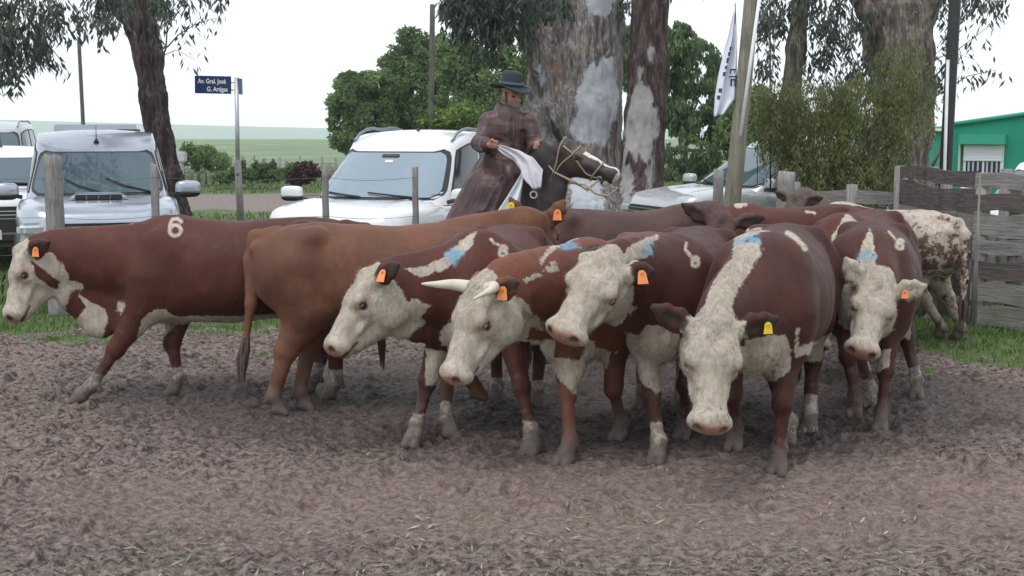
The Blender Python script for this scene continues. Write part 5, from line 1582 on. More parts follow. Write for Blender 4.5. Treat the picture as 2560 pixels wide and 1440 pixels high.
def bg_tree(name, label, O, blobs, n, leaf, mat, trunk_r=.16, seed=0, group=None, droop=.2, limbs=5, W_=None, thr=-.22):
    """blobs: (centre, radii) of foliage masses around"""
    rs = np.random.RandomState(seed); root = empty(name, O); tag(root, label, 'tree' if 'tree' in name or 'willow' in name else 'bush', group)
    tot = sum(np.prod(r) ** (2 / 3) for c, r in blobs); C = []; RN = []
    for c, r in blobs:
        m = int(n * np.prod(r) ** (2 / 3) / tot)
        q = rs.normal(size=(m, 3)); q /= np.linalg.norm(q, axis=1, keepdims=True)
        rad = (.45 + .6 * rs.rand(m) ** .5)[:, None] * (1 + .30 * vnoise(q * 2.3 + seed, seed)[:, None])
        q = q * rad
        keep = (vnoise(q * 3.0 + np.array(c), seed + 3) > thr) & (vnoise(q * r * 1.6 + np.array(c), seed + 4) > thr - .30)
        q = q[keep]
        C.append(np.array(c) + q * r); RN.append(np.clip(.5 + .5 * vnoise((np.array(c) + q * r) * 1.4, seed + 8) + rs.normal(size=len(q)) * .18, 0, 1))
    C = np.concatenate(C)
    link('crown', leaves_mesh(C - O, leaf, leaf * (W_ or .33), droop, rs, 1.2, np.concatenate(RN)), mat, root)
    m = MB(); top = max(c[2] for c, r in blobs)
    m.tube([(0, 0, -.1), (.1, 0, top * .3), (-.05, .05, top * .6), (.1, 0, top * .9)], [trunk_r, trunk_r * .8, trunk_r * .55, trunk_r * .15], 9)
    for i, (c, r) in enumerate(blobs):
        e = np.array(c) - O; st = np.array([.05, 0, top * rs.uniform(.2, .45)])
        m.tube([st, (st + e) / 2 + rs.normal(size=3) * .25, e, e + rs.normal(size=3) * np.array(r) * .5], [trunk_r * .5, trunk_r * .35, trunk_r * .2, .01], 6)
    m.build('trunk', M_TWIG, root)
    return root
M_L1 = leaf_mat('dark_green_leaves', (0.11, 0.175, 0.075), (0.215, 0.315, 0.13), (0.33, 0.44, 0.19), .5)
M_L2 = leaf_mat('willow_leaves', (0.085, 0.14, 0.066), (0.17, 0.26, 0.12), (0.27, 0.38, 0.18), .5)
M_L3 = leaf_mat('bright_green_leaves', (0.07, 0.13, 0.03), (0.14, 0.23, 0.05), (0.22, 0.32, 0.08))
M_L4 = leaf_mat('olive_fine_leaves', (0.080, 0.105, 0.045), (0.20, 0.235, 0.095), (0.36, 0.37, 0.16), .5)
def blob(px, py, Z, rx, ry, rz=None): return (at(px, py, Z), np.array([rx * Z / FPX, (rz or rx) * Z / FPX, ry * Z / FPX]))
bg_tree('broadleaf_tree', 'low rounded dark tree at the left end of the far trees', gnd(900, 352), [blob(885, 250, 60, 55, 62), (blob(930, 300, 60, 60, 60)), blob(860, 300, 60, 34, 40), blob(935, 215, 60, 50, 38), blob(885, 345, 60, 50, 36), blob(870, 205, 60, 30, 25)], 42000, .19, M_L1, seed=3, droop=.3, group='far trees behind the white car')
bg_tree('broadleaf_tree', 'taller far tree with a round tuft on top left of the brown pole', gnd(1030, 352), [blob(1022, 95, 62, 30, 24), blob(1010, 180, 62, 60, 60), blob(1050, 250, 62, 75, 80), blob(1080, 140, 62, 55, 55), blob(985, 280, 62, 55, 70), blob(1050, 330, 62, 60, 40)], 52000, .19, M_L1, seed=5, droop=.3, group='far trees behind the white car')
bg_tree('broadleaf_tree', 'wide dark tree directly behind the rider\'s hat', gnd(1220, 356), [blob(1150, 160, 58, 70, 70), blob(1230, 200, 58, 85, 80), blob(1300, 130, 58, 60, 60), blob(1200, 270, 58, 90, 60), blob(1310, 230, 58, 60, 80)], 56000, .19, M_L1, seed=7, droop=.2, group='far trees behind the white car')
bg_tree('bush', 'light green bush between the white car roof and the far trees', gnd(1120, 372), [blob(1090, 305, 45, 45, 30), blob(1150, 300, 45, 50, 32), blob(1190, 310, 45, 40, 34)], 9000, .16, M_L3, .05, seed=9)
bg_tree('willow_tree', 'big willow with hanging green sprays left of the flag', gnd(1700, 385), [blob(1590, 110, 46, 50, 60), blob(1690, 110, 46, 60, 50), blob(1745, 160, 46, 62, 55), blob(1650, 210, 46, 55, 70), blob(1590, 180, 46, 40, 50), blob(1745, 250, 46, 66, 60), blob(1760, 350, 46, 60, 75), blob(1690, 330, 46, 40, 70), blob(1700, 420, 46, 60, 50)], 80000, .20, M_L2, .2, seed=13, droop=.65, W_=.16, thr=-.02)
bg_tree('broadleaf_tree', 'dark tree behind the leaning pole and the parked grey-white van', gnd(1850, 385), [blob(1850, 320, 44, 60, 80), blob(1930, 330, 44, 70, 70), blob(2020, 350, 44, 80, 60), blob(2110, 340, 44, 70, 60), blob(1880, 250, 44, 50, 40)], 36000, .17, M_L1, .2, seed=15, droop=.4)
bg_tree('bush', 'small bright green bush at the foot of the huge eucalyptus', gnd(1540, 430), [blob(1535, 400, 32, 34, 34), blob(1530, 365, 32, 22, 24)], 4500, .14, M_L3, .04, seed=17)
bg_tree('bush', 'dark green bush by the mailbox', gnd(530, 440), [blob(505, 395, 42, 34, 30), blob(545, 405, 42, 30, 22), blob(472, 385, 42, 20, 26), blob(525, 388, 42, 16, 20)], 16000, .075, M_L1, .04, seed=19)
bg_tree('bush', 'brown-leaved weeds next to the left mirror of the white car', gnd(765, 455), [blob(765, 430, 36, 32, 24), blob(745, 445, 36, 26, 16)], 3500, .11, leaf_mat('dry_leaves', (0.05, 0.035, 0.03), (0.10, 0.06, 0.05), (0.15, 0.10, 0.07)), .03, seed=21)
bg_tree('bush', 'strip of tall weeds along the far wire fence', gnd(640, 450), [blob(620, 436, 40, 34, 14), blob(664, 430, 40, 20, 22), blob(700, 438, 40, 30, 14), blob(730, 430, 40, 16, 22), blob(592, 434, 40, 16, 18), blob(560, 442, 40, 26, 12), blob(640, 426, 40, 8, 22), blob(684, 424, 40, 7, 24), blob(606, 422, 40, 7, 22), blob(750, 436, 40, 16, 16)], 12000, .10, M_L2, .03, seed=22, droop=-.35)
# the fine-leaved olive bush hanging over the rail
rs = np.random.RandomState(61)
O = gnd(2120, 700)
root = empty('weeping_shrub', O); tag(root, 'olive green weeping shrub in front of the thick grey-brown trunk', 'shrub')
C = []; tw = []
for (x0, y0, x1, y1, n) in ((1895, 190, 2130, 330, 150), (2120, 180, 2330, 300, 75), (1930, 250, 2270, 400, 140), (2190, 90, 2300, 210, 34), (2000, 360, 2260, 480, 120), (2040, 420, 2220, 500, 50), (1960, 200, 2260, 300, 60), (1945, 330, 2130, 470, 50), (2050, 330, 2240, 480, 50), (1900, 300, 1990, 370, 26), (1895, 230, 1980, 320, 30), (2230, 140, 2330, 260, 24)):
    for i in range(n):
        p = at(x0 + (x1 - x0) * rs.rand(), y0 + (y1 - y0) * rs.rand(), 16.3 + rs.uniform(-.6, .6)); l = rs.uniform(.15, .45); sw = rs.normal(size=3) * .07
        b = p + sw + [0, 0, -l]; tw.append((p, b)); m = rs.randint(28, 54); t = rs.rand(m)
        C.append(p + (b - p) * t[:, None] + rs.normal(size=(m, 3)) * .035)
C = np.concatenate(C)
link('crown', leaves_mesh(C - O, .075, .008, .55, rs, 1.1), M_L4, root)
m = MB()
for a, b in tw[::2]: m.tube([a - O, b - O], [.005, .003], 4, cap=False)
tag(m.build('twigs', M_TWIG, root), kind='stuff')
for pts in (((2060, 640), (2060, 520), (2050, 420), (2010, 300), (1960, 230)), ((2066, 640), (2070, 500), (2090, 380), (2120, 260), (2100, 190)), ((2068, 600), (2110, 440), (2170, 330), (2230, 240), (2250, 130)), ((2062, 560), (2030, 430), (1960, 380), (1925, 320)), ((2075, 480), (2150, 400), (2230, 360), (2290, 280)),
            ((2060, 520), (1990, 400), (2020, 350), (2080, 290))):
    m = MB(); m.tube([at(x, y, 16.3) - O for x, y in pts], [.035 * (1 - .8 * i / (len(pts) - 1)) for i in range(len(pts))], 6); m.build('stem', M_TWIG, root)
# slender trunk
Z = 18.2; O = gnd(1955, 640)
root = empty('slender_tree', O); tag(root, 'slender straight mossy trunk right of the leaning pole', 'tree')
link('trunk', trunk_body(O, [[(gnd(1950, 650), R_(66, Z)), (W(1953, 520, Z), R_(58, Z)), (W(1960, 400, Z), R_(52, Z)), (W(1975, 250, Z), R_(46, Z)), (W(1990, 120, Z), R_(42, Z)), (W(2006, -30, Z), R_(44, Z)), (W(2020, -250, Z), R_(36, Z))]], .018, .007, 5, fibscale=16),
     bark_mat('mossy_bark', (0.13, 0.125, 0.09), (0.20, 0.19, 0.14), scale=14), root)
rs = np.random.RandomState(5); q = rs.normal(size=(900, 3)) * [.9, .9, .5] + at(2020, -230, Z)
link('crown', leaves_mesh(q - O, .12, .012, .5, rs), M_EUC_LEAF, root)
# ------------------------------------------------------------------ posts, rails, poles
def wood_mat(name, c1, c2, axis=(6, 6, .5), moss=0, bump=.5):
    t = NT(name); co = t.co(); n = t.noise(t.map(co, axis), 6, 5, .65, dist=.6); n2 = t.noise(co, 3, 4)
    c = t.mix(t.rng(n, .3, .7), c1, c2); c = t.mix(t.rng(n2, .5, .75, 0, .55), c, tuple(x * .5 for x in c1))
    c = t.mix(t.rng(t.noise(t.map(co, axis), 22, 3), .6, .75, 0, .8), c, tuple(x * .3 for x in c1))
    if moss: c = t.mix(t.rng(t.noise(co, 2.2, 5, .6), .45, .65, 0, moss), c, (0.17, 0.185, 0.12))
    t.P(Base_Color=c, Roughness=.9); t.b.inputs['Specular IOR Level'].default_value = .2
    t.bump(n, bump, .02)
    return t.m
M_POST = wood_mat('weathered_grey_post_wood', (0.20, 0.19, 0.18), (0.33, 0.32, 0.31))
M_POLE = wood_mat('old_pole_wood', (0.18, 0.165, 0.13), (0.33, 0.31, 0.25), (5, 5, .25), moss=.3)
M_POLE2 = wood_mat('dark_pole_wood', (0.085, 0.085, 0.070), (0.16, 0.155, 0.13), (5, 5, .25))
M_WIRE = simple_mat('rusty_wire', (0.12, 0.10, 0.09), .7)
M_BOARD = wood_mat('grey_plank_wood', (0.16, 0.148, 0.146), (0.31, 0.29, 0.285), (.6, .6, 9), moss=.4)
M_BOARD2 = wood_mat('dark_plank_wood', (0.075, 0.062, 0.062), (0.15, 0.125, 0.125), (.6, .6, 9), moss=.2)
M_METALP = simple_mat('galvanised_pipe', (0.50, 0.52, 0.54), .45, .6, var=.12, scale=20)

def rough_post(px, ytop, Z, r, label, name='fence_post', mat=None, lean=0.0, squash=1.0, group='posts of the wire fence in front of the cars', seed=0, ridge=.006, notch=True, cat='post', below=.05):
    top = at(px, ytop, Z); Hh = top[2]; base = np.array([top[0] - lean, top[1], 0])
    m = MB(); rs = np.random.RandomState(seed + int(px)); n = 14; J = 14; V = []; F = []
    ph = rs.uniform(0, 6.28, 4)
    for j in range(J + 1):
        t = j / J; z = -below + (Hh + below) * t; c = np.array([lean * t, 0, 0])
        for i in range(n):
            a = 2 * math.pi * i / n
            rr = r * (1.12 - .2 * t) * (1 + .10 * math.sin(3 * a + ph[0] + 2 * t) + .06 * math.sin(5 * a + ph[1])) + ridge * rs.normal() * .5
            V.append(c + [math.cos(a) * rr, math.sin(a) * rr * squash, z + (rs.uniform(-.012, .012) + .012 * math.cos(a + ph[2]) if j == J else 0)])
    for j in range(J):
        for i in range(n): F.append((j * n + i, j * n + (i + 1) % n, (j + 1) * n + (i + 1) % n, (j + 1) * n + i))
    m.add(V, F, True); m.F.append(tuple(J * n + i for i in range(n))); m.smooth.append(False)
    o = m.build(name, mat or M_POST, None, loc=base)
    tag(o, label, cat, group)
    return o, base, Hh
PW = []
for px, yt, Z, r, lab, seed in ((130, 388, 13.1, .088, 'thick round grey fence post in front of the silver pickup', 1),
                                (386, 412, 13.3, .040, 'thin grey fence post in front of the pickup\'s far windscreen edge', 2),
                                (812, 415, 13.3, .036, 'thin square-cut post in front of the left windscreen edge of the white car', 3),
                                (1038, 418, 13.3, .034, 'thin post in front of the white car beside the rider\'s coat', 4),
                                (1796, 425, 13.8, .055, 'grey post with a wire knot standing left of the leaning wooden pole', 5)):
    o, b, Hh = rough_post(px, yt, Z, r, lab, seed=seed)
    PW.append((b, Hh))
def wires():
    m = MB()
    P0 = np.array([PW[0][0][0] - 4, 13.0, 0])
    pts = [P0] + [p for p, h in PW[:4]]
    for z in (1.42, 1.02, .64):
        q = []
        for a, b in zip(pts[:-1], pts[1:]):
            for t in np.linspace(0, 1, 8, endpoint=False): q.append(a + (b - a) * t + [0, -.045, z - .03 * math.sin(math.pi * t)])
        q.append(pts[-1] + [0, -.045, z])
        m.tube(q, .0024, 5)
    o = m.build('fence_wire', M_WIRE); tag(o, 'thin wires strung along the grey posts in front of the parked cars', 'wire')
wires()
rough_post(1967, 432, 14.2, .105, 'wide squared pale stump post beneath the olive shrub', seed=6, squash=.7, group=None)
rough_post(197, 100, 58, .085, 'thin bare pole standing far off in the field above the silver pickup', 'pole', M_POLE2, lean=-.05, seed=7, group=None, cat='pole', ridge=.002)
rough_post(1081, 12, 44, .095, 'tall dark brown pole before the far trees', 'pole', M_POLE2, lean=.14, seed=9, group=None, cat='pole', ridge=.002)

# leaning wooden pole with a white mast fixed to it
o, b, Hh = rough_post(1884, -60, 14.8, .092, 'old leaning wooden pole beside the white mast and the flag', 'wooden_pole', M_POLE, lean=.28, seed=12, group=None, cat='pole')
m = MB(); a = at(1906, -60, 14.74); c = at(1851, 340, 14.70); m.tube([a, c], .020, 10)
o = m.build('white_mast', simple_mat('white_paint', (.75, .76, .78), .5)); tag(o, 'thin white mast slanting along the leaning wooden pole', 'mast')
# dark post and white downpipe near the green building
o, b, Hh = rough_post(2392, -60, 16.2, .075, 'tall dark post in front of the green building', 'dark_post', simple_mat('dark_painted_wood', (.035, .035, .038), .7, var=.4, scale=20), lean=.05, seed=13, group=None, cat='pole', ridge=.001)
m = MB(); m.tube([at(2370, 150, 16.3), np.array([at(2366, 430, 16.3)[0] - .03, 16.3, 0])], .022, 8)
o = m.build('white_pipe', simple_mat('white_pipe_paint', (.7, .72, .74), .5)); tag(o, 'slim white pipe standing just left of the tall dark post', 'pipe')

# flag
def flag():
    P = lambda px, py, dz=0: at(px, py, 14.95 + dz)
    Lf = [P(1834, 28), P(1822, 90), P(1808, 140), P(1797, 190), P(1788, 240), P(1784, 292)]
    Rt = [P(1840, 28), P(1842, 90), P(1842, 140), P(1842, 190), P(1842, 250), P(1812, 285)]
    nu, nj = 16, 40; V = []; F = []
    def S(u, v):
        t = v * 5; a = min(int(t), 4); b = t - a
        p = (Lf[a] * (1 - b) + Lf[a + 1] * b) * (1 - u) + (Rt[a] * (1 - b) + Rt[a + 1] * b) * u
        return p + np.array([0, 1, 0]) * .05 * math.sin(u * 11 + v * 3) * min(1, v * 3)
    for j in range(nj + 1):
        for i in range(nu + 1): V.append(S(i / nu, j / nj))
    for j in range(nj):
        for i in range(nu): F.append((j * (nu + 1) + i, j * (nu + 1) + i + 1, (j + 1) * (nu + 1) + i + 1, (j + 1) * (nu + 1) + i))
    O = P(1842, 20)
    m = MB(); m.add([v - O for v in V], F, True)
    o = m.build('flag', simple_mat('white_flag_cloth', (.70, .72, .80), .7, var=.06), None, loc=O); tag(o, 'white flag with dark blue lettering hanging limp beside the wooden pole', 'flag')
    o.modifiers.new('thick', 'SOLIDIFY').thickness = .004
    m = MB()
    def quad(u0, v0, u1, v1):
        n = 5; vs = []; fs = []
        for j in range(n + 1):
            for i in range(n + 1): vs.append(S(u0 + (u1 - u0) * i / n, v0 + (v1 - v0) * j / n) - O + [0, -.006, 0])
        for j in range(n):
            for i in range(n): fs.append((j * (n + 1) + i, j * (n + 1) + i + 1, (j + 1) * (n + 1) + i + 1, (j + 1) * (n + 1) + i))
        m.add(vs, fs, True)
    for u0, v0, u1, v1 in ((.30, .31, .55, .345), (.28, .36, .50, .40), (.25, .42, .42, .47), (.22, .50, .36, .53), (.18, .56, .32, .60), (.10, .72, .24, .76), (.08, .79, .20, .83),
                           (.62, .53, .98, .545), (.62, .545, .67, .575), (.78, .55, .83, .575), (.93, .55, .98, .575), (.60, .60, .98, .612), (.66, .625, .73, .69), (.73, .625, .86, .64), (.79, .64, .82, .69), (.86, .625, .92, .69)):
        quad(u0, v0, u1, v1)
    m.build('flag_lettering', simple_mat('navy_ink', (.03, .04, .13), .7), o)
    m = MB(); m.tube([P(1838, 8) - O, P(1839, 60) - O], .006, 6); m.build('flag_rod', M_LEATHER, o)
flag()
# dark cables hanging from above beside the slender trunk
m = MB(); m.tube([at(1924, -80, 16.5), at(1926, 200, 16.4), at(1926, 470, 16.3)], .011, 6); m.tube([at(1890, -80, 16.5), at(1896, 200, 16.4), at(1893, 470, 16.3)], .005, 5)
o = m.build('hanging_cable', simple_mat('black_cable', (.02, .02, .02), .6)); tag(o, 'dark cables hanging straight down right of the leaning pole', 'cable')

# street name sign
def street_sign():
    Z = 21.0; base = gnd(600, 612); top = at(591, 194, Z); O = np.array([base[0], top[1], 0])
    root = empty('street_sign', O); tag(root, 'dark blue street name sign on a pale pipe fixed to a grey wooden post', 'street sign')
    T = top - O; mid = at(594, 400, Z) - O
    m = MB(); m.tube([mid + [.0, 0, -.25], T], .036, 12); m.build('pipe', M_METALP, root)
    m = MB(); m.tube([np.array([0, 0, -.1]), mid + [0, .0, .0]], [.062, .056], 10); m.build('post', M_POST, root)
    M_BLUE = simple_mat('navy_enamel', (.012, .030, .12), .35, var=.1)
    x0 = at(487, 190, Z) - O; x1 = at(578, 234, Z) - O
    m = MB(); c = (x0 + x1) / 2; m.box(c, (abs(x1[0] - x0[0]), .012, abs(x1[2] - x0[2])), R=Matrix.Rotation(math.radians(1.2), 3, 'Y')); pl = m.build('name_plate', M_BLUE, root, bevel=.004)
    m = MB(); m.box(T + [.035, .12, -.14], (.012, .30, .26)); m.build('name_plate', M_BLUE, root, bevel=.004)
    for dz in (-.08, -.20):
        m = MB(); m.tube([T + [0, 0, dz], T + [-.09, 0, dz]], .012, 6); m.build('bracket', M_METALP, root)
    M_LET = simple_mat('white_lettering', (.78, .80, .82), .5)
    for txt, dx, dz, sz in (('Av. Gral. José', -.015, .055, .105), ('G. Artigas', .07, -.075, .105)):
        cu = bpy.data.curves.new('lettering', 'FONT'); cu.body = txt; cu.size = sz; cu.align_x = 'CENTER'; cu.align_y = 'CENTER'; cu.extrude = .002; cu.offset = .0025
        tmp = bpy.data.objects.new('tmp', cu); col.objects.link(tmp); bpy.context.view_layer.update()
        me = bpy.data.meshes.new_from_object(tmp.evaluated_get(bpy.context.evaluated_depsgraph_get())); bpy.data.objects.remove(tmp)
        me.materials.clear(); o = link('lettering', me, M_LET, pl)
        o.location = c + np.array([dx, -.010, dz]); o.rotation_euler = (math.pi / 2, math.radians(1.2), 0)
        sc_ = .52 / .66 if txt.startswith('Av') else .8
        o.scale = (sc_, 1, 1)
street_sign()

# mailbox-like grey box by the road
O = gnd(452, 470); root = empty('letter_box', O); tag(root, 'small pale box on a post right of the dark leaning trunk', 'letter box')
s_ = 36.0 / FPX * 1.0
m = MB(); m.box((0, 0, .40), (.20, .2, .9)); m.build('pillar', simple_mat('pale_concrete', (.45, .45, .44), .9), root, bevel=.02)
m = MB(); m.box((.02, 0, .98), (.36, .30, .34)); m.build('box', simple_mat('pale_box_paint', (.50, .51, .52), .6), root, bevel=.04)

# corral of rough planks
def plank(m, a, b, z, hgt, th, rs, off=0.0, sag=0.0):
    a = np.array(a, float); b = np.array(b, float); d = nrm(b - a); nrm_ = np.array([d[1], -d[0], 0]); n = 10; V = []; F = []
    ph = rs.uniform(0, 6.28)
    for i in range(n + 1):
        t = i / n; c = a + (b - a) * t; w = sag * math.sin(math.pi * t) + .008 * math.sin(ph + t * 9)
        up = hgt / 2 * (1 + .12 * math.sin(ph + t * 7)) + rs.uniform(-.004, .004); dn = hgt / 2 * (1 + .12 * math.sin(ph * 2 + t * 5)) + rs.uniform(-.004, .004)
        for (o_, zz) in ((0, -dn), (0, up), (th, up), (th, -dn)): V.append(c + nrm_ * (off + o_) + [0, 0, z + w + zz])
    for i in range(n):
        for k in range(4): F.append((i * 4 + k, i * 4 + (k + 1) % 4, (i + 1) * 4 + (k + 1) % 4, (i + 1) * 4 + k))
    F.append((0, 1, 2, 3)); F.append((n * 4 + 3, n * 4 + 2, n * 4 + 1, n * 4))
    m.add(V, F)
def post_part(root, p, O, r, Hh, seed, sq=1.0):
    m = MB(); rs = np.random.RandomState(seed); pts = [np.array([0, 0, -.1]), np.array([.004, 0, Hh * .5]), np.array([0, 0, Hh])]
    m.tube([np.array(p) - O + q for q in pts], [r * 1.08, r, r * .93], 9, squash=sq); m.build('post', M_POST, root)
def corral():
    A = at(2250, 500, 14.6) * [1, 1, 0]; C = at(2455, 500, 12.45) * [1, 1, 0]; D = at(2650, 500, 11.9) * [1, 1, 0]; E = at(1985, 500, 15.0) * [1, 1, 0]
    rs = np.random.RandomState(3)
    root = empty('plank_fence', C); tag(root, 'corral fence panel of seven rough planks running off the right edge', 'fence', 'plank panels of the corral')
    for i, (z, h, dk) in enumerate(((.12, .21, 0), (.35, .19, 0), (.58, .17, 1), (.80, .14, 0), (1.01, .22, 0), (1.23, .17, 1), (1.43, .14, 0))):
        m = MB(); plank(m, C - C + [-.06, 0, 0], D - C, z + rs.uniform(-.01, .01), h, .035, rs, sag=-.012); m.build('plank', M_BOARD2 if dk else M_BOARD, root)
    post_part(root, C, C, .085, 1.50, 1); post_part(root, (C + D) / 2 + [0, .07, 0], C, .07, 1.45, 2); post_part(root, D + [0, .05, 0], C, .08, 1.45, 5)
    root = empty('plank_fence', A); tag(root, 'dark corral panel running back from the corner post behind the speckled cow', 'fence', 'plank panels of the corral')
    for i, (z, h, dk) in enumerate(((.10, .21, 1), (.33, .18, 1), (.56, .17, 0), (.79, .18, 1), (1.00, .16, 0), (1.21, .25, 1), (1.44, .14, 1))):
        m = MB(); plank(m, A - A, C - A + [-.05, -.02, 0], z + rs.uniform(-.012, .012), h, .035, rs, sag=rs.uniform(-.02, .01)); m.build('plank', M_BOARD2 if dk else M_BOARD, root)
    post_part(root, A, A, .08, 1.5, 3); post_part(root, A * .5 + C * .5 + [.10, .05, 0], A, .065, 1.45, 4)
    root = empty('plank_fence', E); tag(root, 'low grey rail fence at the back, between the shrub and the dark panel', 'fence', 'plank panels of the corral')
    for z, h in ((1.14, .15), (.86, .13), (.55, .14), (.25, .14)):
        m = MB(); plank(m, E - E, A - E, z, h, .035, rs, sag=-.01); m.build('plank', M_BOARD, root)
    for t in np.linspace(0.06, .96, 9):
        m = MB(); p = E + (A - E) * t - E; m.box(p + [0, .05, .52], (.10, .03, 1.02)); m.build('slat', M_BOARD, root)
    post_part(root, E, E, .075, 1.3, 6); post_part(root, E * .45 + A * .55, E, .07, 1.28, 7)
    # second run of planks beyond, seen through the gaps
    Fp = at(2330, 500, 17.5) * [1, 1, 0]; G = at(2720, 500, 15.5) * [1, 1, 0]
    root = empty('plank_fence', Fp); tag(root, 'farther mossy plank fence seen through the gaps of the near corral panels', 'fence', 'plank panels of the corral')
    for z, h in ((.2, .2), (.45, .16), (.98, .18), (1.22, .16)):
        m = MB(); plank(m, Fp - Fp, G - Fp, z, h, .035, rs); m.build('plank', M_BOARD, root)
    post_part(root, Fp, Fp, .08, 1.4, 8); post_part(root, (Fp + G) / 2, Fp, .08, 1.4, 9); post_part(root, G, Fp, .08, 1.4, 10)
corral()

# far wire fence with small posts
def far_fence():
    O = gnd(440, 462); E = gnd(840, 455); root = empty('wire_fence', O); tag(root, 'low far fence of small posts along the green field', 'fence')
    n = 22
    for i in range(n + 1):
        p = O + (E - O) * i / n - O; m = MB(); h = .78 + .15 * math.sin(i * 2.3); m.tube([p + [0, 0, -.05], p + [.02 * math.sin(i), 0, h]], .045 if i % 3 else .07, 6); m.build('post', M_POST, root)
    m = MB()
    for z in (.65, .4): m.tube([np.array([0, 0, z]), E - O + [0, 0, z]], .008, 4)
    m.build('wire', M_WIRE, root)
    O = gnd(1640, 440); E = gnd(1790, 440); root = empty('rail_fence', O); tag(root, 'dark distant rail fence below the willow', 'fence')
    m = MB()
    for z in (1.0, .6): m.box((E - O) / 2 + [0, 0, z], (np.linalg.norm(E - O), .05, .12))
    m.build('rail', M_BOARD2, root)
    for i in range(5):
        m = MB(); m.box((E - O) * i / 4 + [0, .06, .55], (.12, .12, 1.2)); m.build('post', M_BOARD2, root)
far_fence()
# ------------------------------------------------------------------ vehicles
def paint(name, c, flake=0.0):
    t = NT(name); n = t.noise(scale=3, detail=3); d = t.noise(scale=1.2, detail=4)
    cc = t.mix(t.rng(d, .5, .75, 0, .35), c, tuple(x * .72 for x in c))
    z = t.sep(t.co())[2]
    cc = t.mix(t.rng(t.math('SUBTRACT', t.math('MULTIPLY', t.noise(scale=6, detail=4), .5), z), -.45, -.1, 0, .7), cc, (.20, .16, .13))
    t.P(Base_Color=cc, Roughness=t.rng(n, .3, .7, .18, .30), Metallic=flake)
    t.b.inputs['Coat Weight'].default_value = .6; t.b.inputs['Coat Roughness'].default_value = .06
    return t.m
def glass(name, c, r=.06, metal=.55):
    t = NT(name); n = t.noise(scale=2.5, detail=4)
    t.P(Base_Color=t.mix(n, tuple(x * .85 for x in c), c), Roughness=r, Metallic=metal); t.b.inputs['IOR'].default_value = 1.6
    return t.m
M_WS = glass('windscreen_glass', (0.10, 0.15, 0.175), .05, .25); M_WS2 = glass('dusty_windscreen_glass', (0.32, 0.40, 0.46), .14, .45); M_SW = glass('dark_side_glass', (.05, .06, .075), .08, .25)
M_BLK = simple_mat('black_plastic', (.02, .02, .022), .45, var=.3); M_TYRE = simple_mat('tyre_rubber', (.025, .024, .023), .85); M_RIM = simple_mat('alloy_rim', (.5, .5, .52), .35, .7)
M_CHROME = simple_mat('chrome_trim', (.75, .76, .78), .15, 1.0, var=.03); M_LAMP = glass('headlamp_lens', (.62, .66, .70), .12, .35)
PALE_P = paint('pale_grey_car_paint', (.48, .50, .53), .2); WHITE_P = paint('white_car_paint', (.74, .75, .76)); SILVER_P = paint('silver_car_paint', (.40, .44, .51), .45); GREY_P = paint('grey_car_paint', (.42, .44, .48), .3); BLACK_P = paint('black_car_paint', (.012, .012, .014))

